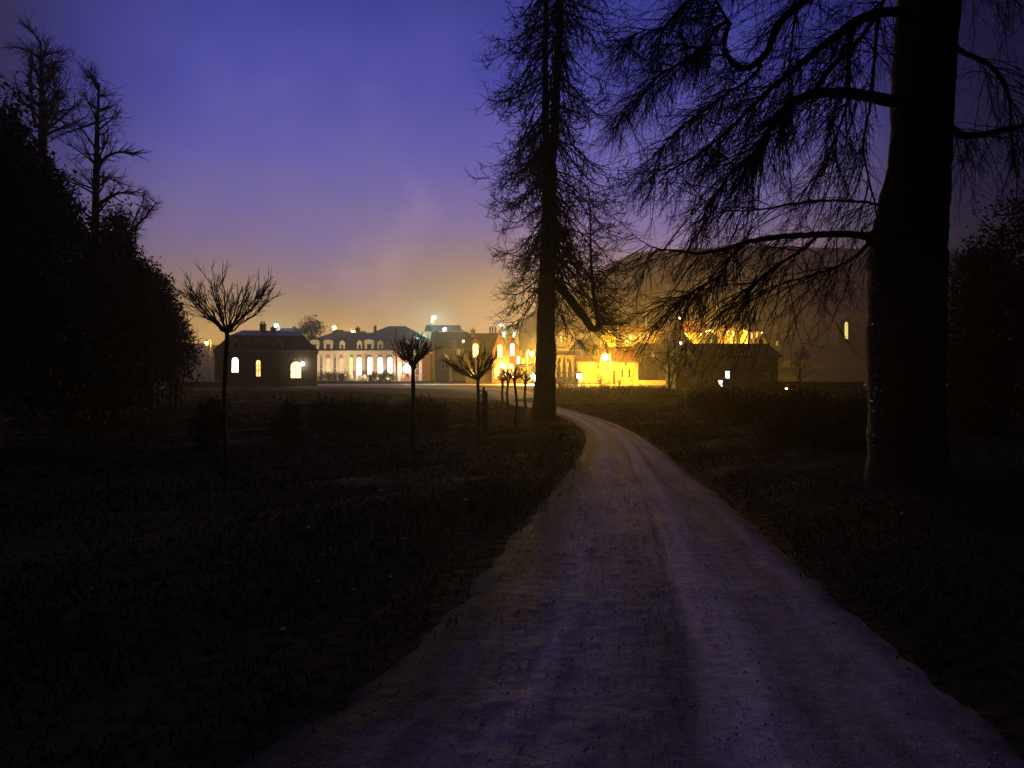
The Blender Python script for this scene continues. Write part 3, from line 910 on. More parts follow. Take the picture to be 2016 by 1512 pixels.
leaf_mass('evergreen_tree', 'tall black evergreen filling the left edge of the view', 'tree', [(-20, 600, 120, 230, 0), (0, 330, 62, 160, 0), (45, 480, 62, 190, 0), (70, 660, 80, 150, -1), (-60, 480, 80, 300, 0), (70, 400, 36, 95, 0)], 15, 42000, 0.12, M['evergreen'], seed=61, twiggy=70)
leaf_mass('evergreen_tree', 'rounded dark evergreen between the two tall bare trees', 'tree', [(130, 580, 58, 150, 0), (118, 470, 34, 95, 0), (150, 690, 70, 110, 0), (100, 400, 26, 75, 0), (175, 560, 30, 120, 0)], 20, 30000, 0.13, M['evergreen'], seed=62, twiggy=70)
leaf_mass('russet_shrub', 'tall russet shrub at the foot of the slender bare tree', 'shrub', [(222, 560, 44, 120, 0), (228, 470, 28, 66, 0), (205, 680, 70, 110, 0), (260, 670, 50, 110, 0), (262, 560, 28, 80, 0)], 24, 26000, 0.12, M['russet'], seed=63, twiggy=70)
leaf_mass('russet_shrub', 'broad russet shrub left of the largest young tree', 'shrub', [(300, 650, 42, 110, 0), (312, 590, 30, 55, 0), (345, 700, 38, 80, 0), (280, 690, 50, 100, 0), (285, 560, 26, 50, 0), (335, 650, 30, 62, 0)], 30, 24000, 0.13, M['russet'], seed=64, twiggy=70)
leaf_mass('low_shrub', 'low dark shrub under the russet bushes on the far left', 'shrub', [(150, 775, 110, 50, 0), (60, 780, 90, 50, 0), (250, 770, 70, 40, 0)], 22, 5000, 0.13, M['hedge'], seed=65, twiggy=40)
leaf_mass('low_shrub', 'upright dark shrub beside the largest young tree trunk', 'shrub', [(415, 825, 20, 45, 0), (405, 855, 26, 28, 0)], 15, 1800, 0.08, M['hedge'], seed=66, twiggy=40)
leaf_mass('low_shrub', 'narrow upright shrub between the largest young tree and the long hedge', 'shrub', [(570, 825, 20, 38, 0), (560, 846, 24, 24, 0)], 17, 1800, 0.08, M['hedge'], seed=67, twiggy=40)
leaf_mass('clipped_hedge', 'long dark hedge of several bushes across the lawn', 'hedge', [(640, 825, 36, 34, 0), (700, 822, 34, 32, 0), (745, 826, 30, 28, 0), (675, 838, 60, 18, 0)], 19.5, 6000, 0.085, M['hedge'], seed=68, twiggy=40)
leaf_mass('round_shrub', 'rounded leafy shrub at the right end of the long hedge', 'shrub', [(835, 818, 44, 30, 0), (800, 824, 36, 24, 0), (860, 826, 28, 22, 0)], 21, 6000, 0.075, M['hedge'], seed=69, twiggy=40)
leaf_mass('clipped_hedge', 'low hedge along the lawn edge right of the drive', 'hedge', [(1460, 800, 70, 26, 0), (1580, 808, 80, 34, -1), (1690, 820, 60, 40, -2), (1390, 795, 40, 18, 1)], 24, 9000, 0.12, M['hedge'], seed=70, twiggy=40)
leaf_mass('low_shrub', 'dark shrub at the foot of the massive beech on its left', 'shrub', [(1650, 870, 70, 40, 0), (1560, 850, 60, 30, 1)], 15, 4000, 0.09, M['hedge'], seed=71, twiggy=40)
leaf_mass('evergreen_tree', 'black evergreen rising behind the massive beech at the right edge', 'tree', [(1960, 700, 110, 180, 0), (1930, 560, 55, 90, 0), (2040, 520, 80, 180, 0), (1890, 760, 70, 120, 0)], 19, 24000, 0.12, M['evergreen'], seed=72, twiggy=70)
leaf_mass('evergreen_tree', 'round dark tree behind the lodge roof by the yellow lamp', 'tree', [(612, 641, 17, 14, 0), (600, 648, 12, 10, 0), (625, 650, 12, 10, 0), (612, 668, 10, 18, 0)], 150, 1500, 0.45, M['russet'], seed=73)


def wispy_shrub(label, px, bpyy, tpy, w, seed, D, n=60):
    rng = np.random.default_rng(seed)
    b0 = P(px, bpyy, D); s = D / F
    z0 = 0.0
    root = thing('twiggy_shrub', label, 'shrub', (b0.x, D, z0), group='twiggy shrubs along the right of the drive')
    top = H + (HY - tpy) / F * D
    p = np.array([b0.x, D, z0]) + rng.normal(size=(n, 3)) * np.array([w * s * 0.35, w * s * 0.3, 0])
    d = np.stack([rng.normal(size=n) * 0.5, rng.normal(size=n) * 0.5, np.ones(n)], 1)
    L = grow(p, d, (top - z0) * rng.uniform(0.55, 1.1, n), 6, rng, g=0.03, wig=0.14)
    mb = MB().tubes(L, taper(0.022, 0.006, 7), 3)
    p, d, t = sample(L, 6, rng, 0.25, 1)
    sec = grow(p, d + rng.normal(size=d.shape) * 0.5, (top - z0) * rng.uniform(0.12, 0.35, len(p)), 4, rng, g=0.03, wig=0.18)
    mb.tubes(sec, taper(0.010, 0.005, 5), 3)
    st = mb.build('crown', M['twig'], root)  # the shrub's stems and side twigs in one mesh
    q, _, _ = sample(sec, 2, rng, 0.3, 1)
    MB().quads(q, 0.09, rng, 1.6).build('foliage', M['hedge'], root)


for k, (lab, px, b_, t_, w, D) in enumerate([
    ('wispy shrub close behind the tall conifer trunk on its right', 1110, 790, 752, 60, 52),
    ('wispy shrub below the white lamp beside the pointed cypresses', 1150, 790, 764, 60, 50),
    ('tallest wispy shrub, in front of the sodium street lamp', 1205, 790, 742, 60, 56),
    ('wispy shrub before the yellow cottage wall', 1255, 790, 758, 60, 54),
    ('wispy shrub at the foot of the thin twin-stemmed tree', 1300, 790, 762, 60, 48),
    ('wispy shrub before the dark barn wall', 1370, 790, 765, 70, 46),
    ('wispy shrub below the small blue lit windows', 1430, 790, 760, 70, 50)]):
    wispy_shrub(lab, px, b_, t_, w, 80 + k, D)

# four pointed cypresses
rngc = np.random.default_rng(90)
mbp = None
for k, (px, t_, lab) in enumerate([(1100, 708, 'pointed dark cypress, first beside the tall conifer trunk'), (1111, 704, 'pointed dark cypress, second and tallest from the conifer trunk'), (1122, 709, 'pointed dark cypress, third from the tall conifer trunk'), (1133, 709, 'pointed dark cypress nearest the white lamp')]):
    D = 88
    x = (px - CX) / F * D
    root = thing('cypress', lab, 'tree', (x, D, 0), group='pointed cypresses by the wall')
    h = H + (HY - t_) / F * D
    n = 2600
    t = rngc.random(n) ** 0.8
    r = 0.42 * np.clip(1 - t, 0.02, 1) ** 0.75 * np.sqrt(rngc.random(n)) * (1 + 0.15 * np.sin(t * 30))
    a = rngc.random(n) * 6.28
    MB().quads(np.stack([r * np.cos(a), r * np.sin(a), 0.1 + t * (h - 0.1)], 1), 0.16, rngc, 1.8).build('crown', M['evergreen'], root, local=True)
    MB().tubes([(0, 0, -0.1), (0, 0, h * 0.5), (0, 0, h * 0.9)], [0.09, 0.06, 0.02], 6).build('trunk', M['bark'], root, local=True)

# ------------------------------------------------------------------ houses


def arch_pts(w, z0, z1, n=8):
    """outline of an arched opening in the x-z plane"""
    r = w / 2
    pts = [(-r, z0), (r, z0)]
    for k in range(n + 1):
        a = math.pi * k / n
        pts.append((r * math.cos(a), z1 - r + r * math.sin(a)))
    return pts


def window(root, x, y, z0, z1, w, pane_mat, arch=False, frame_mat=None, bars=True, deep=0.05):
    """frame proud of the wall face at local y, glass a little behind the frame's face"""
    fm = frame_mat or M['white']
    t = max(0.05, w * 0.09)
    mb = MB()
    if arch:
        o = arch_pts(w + 2 * t, z0 - t, z1 + t); i_ = arch_pts(w, z0, z1)
        n = len(o)
        v = [(x + a, y - deep, b_) for a, b_ in o] + [(x + a, y - deep, b_) for a, b_ in i_] + [(x + a, y + 0.01, b_) for a, b_ in o] + [(x + a, y - deep * 0.3, b_) for a, b_ in i_]
        q = []
        for k in range(n):
            k2 = (k + 1) % n
            q += [(k, k2, n + k2, n + k), (k2, k, 2 * n + k, 2 * n + k2), (n + k, n + k2, 3 * n + k2, 3 * n + k)]
        mb.add(v, q)
    else:
        mb.box(x - w / 2 - t, x - w / 2, y - deep, y + 0.01, z0 - t, z1 + t)
        mb.box(x + w / 2, x + w / 2 + t, y - deep, y + 0.01, z0 - t, z1 + t)
        mb.box(x - w / 2, x + w / 2, y - deep, y + 0.01, z1, z1 + t)
        mb.box(x - w / 2, x + w / 2, y - deep * 1.6, y + 0.01, z0 - t, z0)
    if bars:
        b2 = t * 0.4
        mb.box(x - b2, x + b2, y - deep * 0.8, y - deep * 0.32, z0, z1 - (w * 0.02))
        for f in (0.36, 0.68):
            zz = z0 + (z1 - z0) * f
            mb.box(x - w / 2, x - b2, y - deep * 0.75, y - deep * 0.32, zz - b2, zz + b2)
            mb.box(x + b2, x + w / 2, y - deep * 0.75, y - deep * 0.32, zz - b2, zz + b2)
    fr = mb.build('window', fm, root, local=True)
    pm = MB()
    ol = arch_pts(w, z0, z1) if arch else [(-w / 2, z0), (w / 2, z0), (w / 2, z1), (-w / 2, z1)]
    pm.prism([(x + a, y - deep * 0.30, b_) for a, b_ in ol], (0, deep * 0.2, 0))
    pm.build('pane', pane_mat, fr, local=True)
    return fr


def chimney(par, x, y, z0, z1, w=0.6, m=None, pots=1):
    mb = MB().box(x - w / 2, x + w / 2, y - w / 2, y + w / 2, z0, z1).box(x - w * .6, x + w * .6, y - w * .6, y + w * .6, z1, z1 + 0.14)
    for k in range(pots):
        xx = x + (k - (pots - 1) / 2) * 0.32
        mb.tubes([(xx, y, z1 + 0.14), (xx, y, z1 + 0.5)], [0.11, 0.09], 8, cap=True)
    return mb.build('chimney', m or M['chimney'], par, local=True)


def gable_walls(w, d, e, r, front=True, z0=-2.0):
    """walls with gables; front: the gable faces -y, else gables at the ends"""
    mb = MB()
    if front:
        mb.prism([(-w / 2, 0, z0), (w / 2, 0, z0), (w / 2, 0, e), (0, 0, r), (-w / 2, 0, e)], (0, d, 0))
    else:
        mb.prism([(-w / 2, 0, z0), (-w / 2, 0, e), (-w / 2, d / 2, r), (-w / 2, d, e), (-w / 2, d, z0)], (w, 0, 0))
    return mb


def gable_roof(w, d, e, r, front=True, ov=0.35, th_=0.16):
    mb = MB()
    up = 0.03
    if front:
        s = (r - e) / (w / 2)
        for sg in (-1, 1):
            a = [(0, -ov, r + up), (sg * (w / 2 + ov), -ov, e - s * ov + up), (sg * (w / 2 + ov), -ov, e - s * ov + up + th_), (0, -ov, r + up + th_)]
            mb.prism(a if sg > 0 else a[::-1], (0, d + 2 * ov, 0))
    else:
        s = (r - e) / (d / 2)
        for y0, y1 in ((-ov, d / 2), (d + ov, d / 2)):
            a = [(-w / 2 - ov, d / 2, r + up), (-w / 2 - ov, y0, e - s * ov + up), (-w / 2 - ov, y0, e - s * ov + up + th_), (-w / 2 - ov, d / 2, r + up + th_)]
            mb.prism(a, (w + 2 * ov, 0, 0))
    return mb


def hip_roof(w, d, e, r, ov=0.35, k=0.5, th_=0.14):
    """hipped roof with a soffit; k = how far each hip runs in, as a share of the depth"""
    mb = MB()
    a, c = w / 2 + ov, ov
    h = d * k
    v = [(-a, -c, e), (a, -c, e), (a, d + c, e), (-a, d + c, e), (-a + h + ov, d / 2, r), (a - h - ov, d / 2, r), (-a, -c, e - th_), (a, -c, e - th_), (a, d + c, e - th_), (-a, d + c, e - th_)]
    return mb.add(v, [(0, 1, 5, 4), (2, 3, 4, 5), (0, 6, 7, 1), (1, 7, 8, 2), (2, 8, 9, 3), (3, 9, 6, 0), (6, 9, 8, 7)], [(1, 2, 5), (3, 0, 4)])


def house(label, pl_, pr_, epy, rpy, D, depth=6.0, kind='side', wall='render', roof='tile', wins=(), chim=(), yaw=0.0, name='house', cat='house', group=None, zb=None, door=None, hipk=0.5):
    """pl_, pr_ / epy / rpy: left and right edge, eave and ridge as seen; wins: (px, py top, py bottom, width px, pane, arch)"""
    s = D / F
    cx = (pl_ + pr_) / 2
    x = (cx - CX) * s
    g = th(x, D) if zb is None else zb
    root = thing(name, label, cat, (x, D, g), yaw, group)
    w = (pr_ - pl_) * s / max(0.3, math.cos(yaw))
    e = H + (HY - epy) * s - g
    r = H + (HY - rpy) * (D + (depth / 2 if kind != 'front' else 0)) / F - g
    wm, rm = M[wall], M[roof]
    if kind == 'front':
        gable_walls(w, depth, e, r - 0.2, True).build('wall', wm, root, local=True)
        rf = gable_roof(w, depth, e, r - 0.2, True).build('roof', rm, root, local=True)
    elif kind == 'side':
        gable_walls(w, depth, e, r - 0.2, False).build('wall', wm, root, local=True)
        rf = gable_roof(w, depth, e, r - 0.2, False).build('roof', rm, root, local=True)
    else:
        MB().box(-w / 2, w / 2, 0, depth, -2, e - 0.14).build('wall', wm, root, local=True)
        rf = hip_roof(w, depth, e, r, k=hipk).build('roof', rm, root, local=True)
    for (px, tpy, wm_) in chim:
        lx = (px - cx) * s
        zt = H + (HY - tpy) * (D + depth / 2) / F - g
        chimney(rf, lx, depth / 2, (e + r) / 2 - 0.2, zt - 0.4, wm_)
    for (px, t_, b_, wpx, pm, ar) in wins:
        lx = (px - cx) * s / max(0.3, math.cos(yaw))
        window(root, lx, 0.0, H + (HY - b_) * s - g, H + (HY - t_) * s - g, wpx * s, M[pm], ar, bars=wpx * s > 0.5)
    if door:
        px, t_, wpx = door
        lx = (px - cx) * s
        dd = MB().box(lx - wpx * s / 2, lx + wpx * s / 2, -0.06, 0.01, 0, H + (HY - t_) * s - g).build('door', M['wood'], root, local=True)
        MB().ico((lx + wpx * s * .35, -0.09, 1.0), 0.04, 1).build('handle', M['metal'], dd, local=True)
    return root, w, e, r


def light_point(par, loc, col, W, radius=0.12, name='lamp_light', spot=None, aim=None):
    d = bpy.data.lights.new(name, 'SPOT' if spot else 'POINT')
    d.color = col
    d.energy = W
    d.shadow_soft_size = radius
    o = bpy.data.objects.new(name, d)
    COL.objects.link(o)
    o.parent = par
    o.location = loc
    if spot:
        d.spot_size = spot
        d.spot_blend = 0.8
        o.rotation_euler = Vector(aim).to_track_quat('-Z', 'Y').to_euler()
    return o


# dark lodge with mansard roof on the left
def lodge():
    D = 85.0; s = D / F
    xl, xr = 430, 621
    cx = (xl + xr) / 2
    root = thing('lodge', 'dark slate-roofed lodge with three lit windows, left of the floodlit mansion', 'house', ((cx - CX) * s, D, 0), R(16))
    w = (xr - xl) * s; d = 8.5
    e = H + (HY - 693) * s
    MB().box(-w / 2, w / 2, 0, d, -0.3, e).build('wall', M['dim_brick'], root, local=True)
    MB().box(-w / 2 - .18, w / 2 + .18, -0.18, d + .18, e, e + 0.25).build('cornice', M['render_dim'], root, local=True)
    m1 = H + (HY - 661) * s; m2 = H + (HY - 651) * (D + d / 2) / F
    mb = MB()
    lx = 1.5
    v = [(-w / 2 - .1, -.1, e + .25), (w / 2 + .1, -.1, e + .25), (w / 2 + .1, d + .1, e + .25), (-w / 2 - .1, d + .1, e + .25),
         (-w / 2 + lx, 0.9, m1), (w / 2 - lx, 0.9, m1), (w / 2 - lx, d - .9, m1), (-w / 2 + lx, d - .9, m1),
         (-w / 2 + lx + 1.2, d / 2, m2), (w / 2 - lx - 0.5, d / 2, m2)]
    mb.add(v, [(0, 1, 5, 4), (1, 2, 6, 5), (2, 3, 7, 6), (3, 0, 4, 7), (4, 5, 9, 8), (6, 7, 8, 9)], [(5, 6, 9), (7, 4, 8)])
    mb.box(-w / 2 + lx - .08, w / 2 - lx + .08, 0.78, 0.9, m1 - .08, m1 + .08)
    rf = mb.build('roof', M['slate'], root, local=True)
    chimney(rf, (514 - cx) * s, d / 2, m1, H + (HY - 641) * (D + d / 2) / F, 0.7, pots=2)
    chimney(rf, (534 - cx) * s, d / 2, m1, H + (HY - 647) * (D + d / 2) / F, 0.6)
    for px in (468, 508, 548):
        x = (px - cx) * s
        dm = MB().box(x - .55, x + .55, 0.12, 1.2, e + .35, e + 1.25).prism([(x - .65, .05, e + 1.25), (x + .65, .05, e + 1.25), (x, .05, e + 1.75)], (0, 1.2, 0)).build('dormer', M['render_dim'], root, local=True)
        MB().box(x - .32, x + .32, 0.09, 0.13, e + .45, e + 1.15).build('pane', M['glass'], dm, local=True)
    for px, t_, b_, wp, pm in [(467, 704, 733, 12, 'win_white'), (509.5, 709, 741, 8, 'win_orange'), (580, 712, 744, 19, 'win_yellow')]:
        window(root, (px - cx) * s, 0, H + (HY - b_) * s, H + (HY - t_) * s, wp * s, M[pm], True, M['render_dim'])
    br = MB().box((593 - cx) * s - .05, (593 - cx) * s + .05, -.3, 0.0, H + (HY - 711) * s, H + (HY - 710) * s).build('bracket', M['metal'], root, local=True)  # added lantern on its bracket, lighting the wall as the window's halo
    MB().ico(((593 - cx) * s, -.32, H + (HY - 716) * s), 0.17, 2, (1, 1, 1.3)).build('lantern', M['g_white'], root, local=True)
    light_point(br, ((593 - cx) * s, -.75, H + (HY - 716) * s), (1, .85, .45), 70, .15)
    x = (545 - cx) * s
    dd = MB().box(x - .5, x + .5, -.05, 0.01, 0, 2.2).build('door', M['wood'], root, local=True)
    MB().ico((x + .35, -.08, 1.0), .04, 1).build('handle', M['metal'], dd, local=True)
    return root


lodge()


def mansion():
    D = 148.0; s = D / F
    xl, xr = 606, 832
    cx = (xl + xr) / 2
    yaw = R(-3)
    root = thing('mansion', 'long floodlit stone mansion with arched windows and white dormers', 'mansion', ((cx - CX) * s, D, 0), yaw)
    w = (xr - xl) * s; d = 11.0

    def X(px):
        return (px - cx) * s

    def Zp(py):
        return H + (HY - py) * s
    e = Zp(693.5)
    wall = MB().box(-w / 2, w / 2, 0, d, -0.3, e).build('wall', M['brick'], root, local=True)
    tr = MB()
    tr.box(-w / 2 - .25, w / 2 + .25, -0.35, d + .25, e, e + 0.35)
    tr.box(-w / 2 - .12, w / 2 + .12, -0.18, -0.003, e - 0.45, e)
    tr.build('cornice', M['stone'], root, local=True)
    for px in (626, 637, 653, 664, 679, 685, 699, 715.5, 736, 741, 757, 776, 786, 816, 829):
        MB().box(X(px) - .32, X(px) + .32, -0.16, -0.003, 0, e - 0.45).box(X(px) - .42, X(px) + .42, -0.2, -0.16, e - 0.95, e - .48).build('pilaster', M['stone'], root, local=True)
    m1 = Zp(668.5); m2 = H + (HY - 655) * (D + d / 2) / F
    mb = MB()
    e2 = e + .35
    v = [(-w / 2, -.1, e2), (w / 2, -.1, e2), (w / 2, d + .1, e2), (-w / 2, d + .1, e2),
         (-w / 2 + 1.2, 1.2, m1), (w / 2 - 1.2, 1.2, m1), (w / 2 - 1.2, d - 1.2, m1), (-w / 2 + 1.2, d - 1.2, m1),
         (-w / 2 + 4, d / 2, m2), (w / 2 - 4, d / 2, m2)]
    mb.add(v, [(0, 1, 5, 4), (1, 2, 6, 5), (2, 3, 7, 6), (3, 0, 4, 7), (4, 5, 9, 8), (6, 7, 8, 9)], [(5, 6, 9), (7, 4, 8)])
    mb.box(-w / 2 + 1.1, w / 2 - 1.1, 1.08, 1.2, m1 - .1, m1 + .1)
    rf = mb.build('roof', M['slate'], root, local=True)
    for px in (690, 770):
        chimney(rf, X(px), d / 2, m1, m2 + 0.9, 0.8, pots=2)
    # dormers
    for px, big in ((617, 1), (644.6, 1), (672.6, 0), (707.4, 0), (726.5, 1), (748.5, 0), (800, 0)):
        x = X(px)
        hw, hz = (0.95, 1.75) if big else (0.55, 1.6)
        mb = MB()
        mb.box(x - hw, x - hw * .48, 0.12, 1.6, e2, e2 + hz).box(x + hw * .48, x + hw, 0.12, 1.6, e2, e2 + hz)
        mb.box(x - hw * .48, x + hw * .48, 0.12, 1.6, e2 + hz * .78, e2 + hz).box(x - hw * .48, x + hw * .48, .12, 1.6, e2, e2 + .15)
        if big:
            pts = [(x + hw * 1.15 * math.cos(a), 0.02, e2 + hz + .02 + 0.55 * math.sin(a)) for a in np.linspace(0, math.pi, 9)]
            mb.prism(pts[::-1], (0, 1.5, 0))
        else:
            mb.prism([(x - hw * 1.2, 0.02, e2 + hz + .01), (x + hw * 1.2, 0.02, e2 + hz + .01), (x, 0.02, e2 + hz + .62)], (0, 1.5, 0))
        dm = mb.build('dormer', M['stone'], root, local=True)
        MB().box(x - hw * .47, x + hw * .47, 0.3, 0.34, e2 + .15, e2 + hz * .77).build('pane', M['glass'], dm, local=True)
    # arched openings
    for px, pm in ((631, 'glass'), (645, 'win_dim'), (658.5, 'glass'), (672, 'win_dim'), (690.5, 'win_lemon'), (707, 'win_white'), (728.5, 'win_white'), (749, 'win_white'), (768, 'win_white'), (796, 'glass'), (822, 'glass')):
        t_ = 703.5 if pm != 'win_dim' else 705
        wpx = 9.5 if pm == 'win_white' else 8
        window(root, X(px), 0, Zp(738), Zp(t_), wpx * s, M[pm], True, M['stone'])
    # steps and balustrade in the middle
    mb = MB()
    for k in range(4):
        mb.box(X(691), X(727), -3.4 + k * .45, -2.95 + k * .45 if k < 3 else -0.2, 0, .2 + .2 * k)
    st = mb.build('steps', M['stone'], root, local=True)
    mb = MB()
    for px0, px1 in ((690, 703), (713, 728)):
        mb.box(X(px0), X(px1), -3.7, -3.5, 1.0, 1.14).box(X(px0), X(px1), -3.7, -3.5, 0, 0.15)
        n = 7
        for k in range(n):
            xx = X(px0) + (X(px1) - X(px0)) * (k + .5) / n
            mb.tubes([(xx, -3.6, .15), (xx, -3.6, .4), (xx, -3.6, .7), (xx, -3.6, 1.0)], [0.05, 0.09, 0.05, 0.05], 8)
        for px in (px0, px1):
            mb.box(X(px) - .2, X(px) + .2, -3.8, -3.4, 0, 1.3)
    mb.build('balustrade', M['stone'], root, local=True)
    # ground floodlights that wash the front
    for px in (634, 658, 684, 712, 738, 760, 779):
        fl = MB().box(X(px) - .18, X(px) + .18, -7.5, -7.2, -0.02, 0.22).build('floodlight', M['metal'], root, local=True)
        light_point(fl, (X(px), -7.3, 0.32), (1.0, 0.80, 0.55), 2400 if px < 700 else 1600, 0.1, spot=R(100), aim=(0, 1.0, 0.85))
    # lantern on the right end
    lb = MB().box(X(803) - .25, X(803) + .25, -.45, -0.02, Zp(736), Zp(735)).build('bracket', M['metal'], root, local=True)
    MB().ico((X(803), -.55, Zp(725)), 0.55, 2, (0.9, 0.9, 1.6)).build('lantern', M['g_pink'], root, local=True)
    light_point(lb, (X(803), -1.2, Zp(725)), (1.0, 0.66, 0.48), 1500, 0.3)
    # clipped shrubs along the base belong to the bed
    return root


mansion()
# pavilion roof behind the mansion, and long dark roof
house('slate-roofed pavilion rising behind the mansion with hipped ridge', 712, 836, 664, 642, 168, 12, 'hip', 'render_dim', 'slate_dark', chim=((729, 640, .6),), name='pavilion', cat='house', hipk=0.45)
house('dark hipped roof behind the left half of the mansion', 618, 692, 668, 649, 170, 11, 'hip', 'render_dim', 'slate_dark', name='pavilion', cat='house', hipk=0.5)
for lab, lobes, sd in (('spiky clipped hedge at the foot of the mansion left of its steps', [(634, 742, 8, 6, 0), (648, 741, 8, 7, 0), (662, 742, 8, 6, 0), (676, 742, 8, 6, 0)], 101), ('spiky clipped hedge at the foot of the mansion right of its steps', [(733, 741, 7, 7, 0), (746, 742, 8, 6, 0), (759, 741, 8, 7, 0), (771, 742, 7, 6, 0)], 102)):
    leaf_mass('clipped_hedge', lab, 'hedge', lobes, 141, 2400, 0.3, M['hedge'], seed=sd, aspect=2.6)


# gabled villa
def villa():
    D = 120.0; s = D / F
    cx = 970
    root = thing('gabled_villa', 'steep twin-gabled brick villa with tall chimneys and many lit windows', 'house', ((cx - CX) * s, D, 0))

    def X(px):
        return (px - cx) * s

    def Zp(py):
        return H + (HY - py) * s
    # long left wing, ridge across
    e, r = Zp(692), H + (HY - 656) * (D + 3) / F
    MB().prism([(X(917), 0, -.3), (X(917), 0, e), (X(917), 3, r - .2), (X(917), 6, e), (X(917), 6, -.3)], (X(972) - X(917), 0, 0)).build('wall', M['dim_brick'], root, local=True)
    mb = MB()
    for y0 in (-.35, 6.35):
        sl = (r - .2 - e) / 3
        a = [(X(914), 3, r - .17), (X(914), y0, e - sl * .35 + .03), (X(914), y0, e - sl * .35 + .2), (X(914), 3, r)]
        mb.prism(a, (X(986) - X(914), 0, 0))
    rf = mb.build('roof', M['slate_dark'], root, local=True)
    chimney(rf, X(929.5), 2.6, Zp(672), Zp(649), 0.75)
    for px in (964, 969, 974.5):
        MB().box(X(px) - .14, X(px) + .14, 2.9, 3.2, Zp(660), Zp(641)).build('chimney', M['chimney'], root, local=True)
    # two front gables
    for (a, b_, ap, apy, ey, y0, wm) in ((969, 1003, 984, 652, 697, -1.2, 'brick'), (999, 1024, 1000, 650, 690, 0.4, 'brick')):
        el, er = Zp(ey), Zp(ey)
        MB().prism([(X(a), y0, -.3), (X(b_), y0, -.3), (X(b_), y0, er), (X(ap), y0, Zp(apy) - .15), (X(a), y0, el)], (0, 6.5, 0)).build('wall', M[wm], root, local=True)
        mb = MB()
        for xe in (a - 1.5, b_ + 1.5):
            mb.prism([(X(ap), y0 - .3, Zp(apy)), (X(xe), y0 - .3, Zp(ey + 3)), (X(xe), y0 - .3, Zp(ey + 3) + .2), (X(ap), y0 - .3, Zp(apy) + .22)] if xe > ap else [(X(ap), y0 - .3, Zp(apy) + .22), (X(xe), y0 - .3, Zp(ey + 3) + .2), (X(xe), y0 - .3, Zp(ey + 3)), (X(ap), y0 - .3, Zp(apy))], (0, 7, 0))
        mb.build('roof', M['slate_dark'], root, local=True)
    for px, t_, b_, wp, pm, y in [(937, 677, 703, 10, 'win_yellow', -.9), (984, 679, 703, 9, 'win_yellow', -1.2), (1008.5, 676, 700, 8, 'win_white', .4), (1020.5, 701, 716, 5, 'win_white', .4), (979, 724, 745, 9, 'win_orange', -1.2), (994, 722, 742, 7, 'win_yellow', -1.2), (1007, 716, 744, 8, 'win_yellow', .4), (948, 720, 738, 6, 'win_dim', 0), (930, 726, 742, 6, 'win_dim', 0)]:
        window(root, X(px), y, Zp(b_), Zp(t_), wp * s, M[pm], True, M['stone'])
        if y == -.9:      # dormer that carries the high left window
            MB().box(X(px) - .6, X(px) + .6, -.899, 1.2, Zp(b_ + 3), Zp(t_ - 2)).prism([(X(px) - .75, -1.0, Zp(t_ - 2)), (X(px) + .75, -1.0, Zp(t_ - 2)), (X(px), -1.0, Zp(t_ - 12))], (0, 2.5, 0)).build('dormer', M['dim_brick'], root, local=True)
    x = X(962)
    dd = MB().box(x - .5, x + .5, -.06, .01, 0, 2.1).build('door', M['wood'], root, local=True)
    MB().ico((x + .35, -.09, 1.0), .04, 1).build('handle', M['metal'], dd, local=True)
    # porch lantern
    b_ = MB().box(X(990) - .06, X(990) + .06, -1.75, -1.2, Zp(712), Zp(711)).build('bracket', M['metal'], root, local=True)
    MB().ico((X(990), -1.7, Zp(719)), 0.34, 2, (1, 1, 1.2)).build('lantern', M['g_warm'], root, local=True)
    light_point(b_, (X(990), -2.4, Zp(719)), (1.0, 0.55, 0.18), 900, 0.25)


villa()
house('low grey outhouse just left of the tall conifer trunk', 1024, 1046, 722, 716, 118, 4, 'side', 'render_dim', 'slate_dark', name='outhouse', cat='outhouse', wins=((1030, 727, 738, 4, 'glass', False),))
house('long yellow lit house partly behind the tall conifer trunk', 1018, 1068, 702, 690, 140, 6, 'side', 'render', 'tile', wins=((1030, 708, 718, 5, 'win_lemon', False), (1044, 708, 718, 5, 'glass', False)), chim=((1024, 684, .6),))

# brown roofs between the mansion and the villa
house('brown tiled house between mansion and villa, lit gable side', 848, 916, 684, 653, 165, 9, 'side', 'render_dim', 'tile_dark', chim=((856, 648, .7),), wins=((893, 672, 684, 4, 'glass', False), (902, 689, 699, 5, 'win_dim', False)))
house('small white gabled cottage beside the dark villa wall', 860, 884, 712, 697, 135, 7, 'front', 'render_dim', 'slate', wins=((872, 716, 726, 5, 'glass', False),), name='cottage', cat='cottage')
house('pale roofed house under the teal lamp on the slope', 838, 902, 652, 640, 215, 9, 'side', 'render', 'slate', wins=((850, 655, 662, 4, 'win_dim', False), (890, 655, 662, 4, 'win_yellow', False)), chim=((845, 636, .8),))
house('house with a bright yellow end window behind the villa chimney', 898, 922, 660, 648, 190, 7, 'front', 'render', 'tile', wins=((905, 664, 676, 4, 'win_yellow', False), (914, 663, 675, 5, 'win_yellow', False)))
house('pale greenish house on the slope behind the lodge chimneys', 548, 600, 656, 646, 200, 8, 'side', 'render', 'slate', wins=((560, 658, 664, 4, 'win_lemon', False), (588, 657, 664, 4, 'glass', False)), chim=((570, 642, .7),))
house('distant house with orange roof between the mansion roofs', 664, 712, 662, 652, 205, 8, 'side', 'render', 'tile', wins=((672, 664, 672, 4, 'win_yellow', False), (700, 664, 672, 4, 'win_dim', False)), chim=((697, 646, .8),))
house('pale house with teal glints behind the villa gables', 984, 1022, 652, 640, 200, 8, 'front', 'render', 'slate', wins=((992, 654, 664, 4, 'win_cool', False), (1012, 654, 664, 4, 'win_cool', False)), chim=((988, 634, .6),))

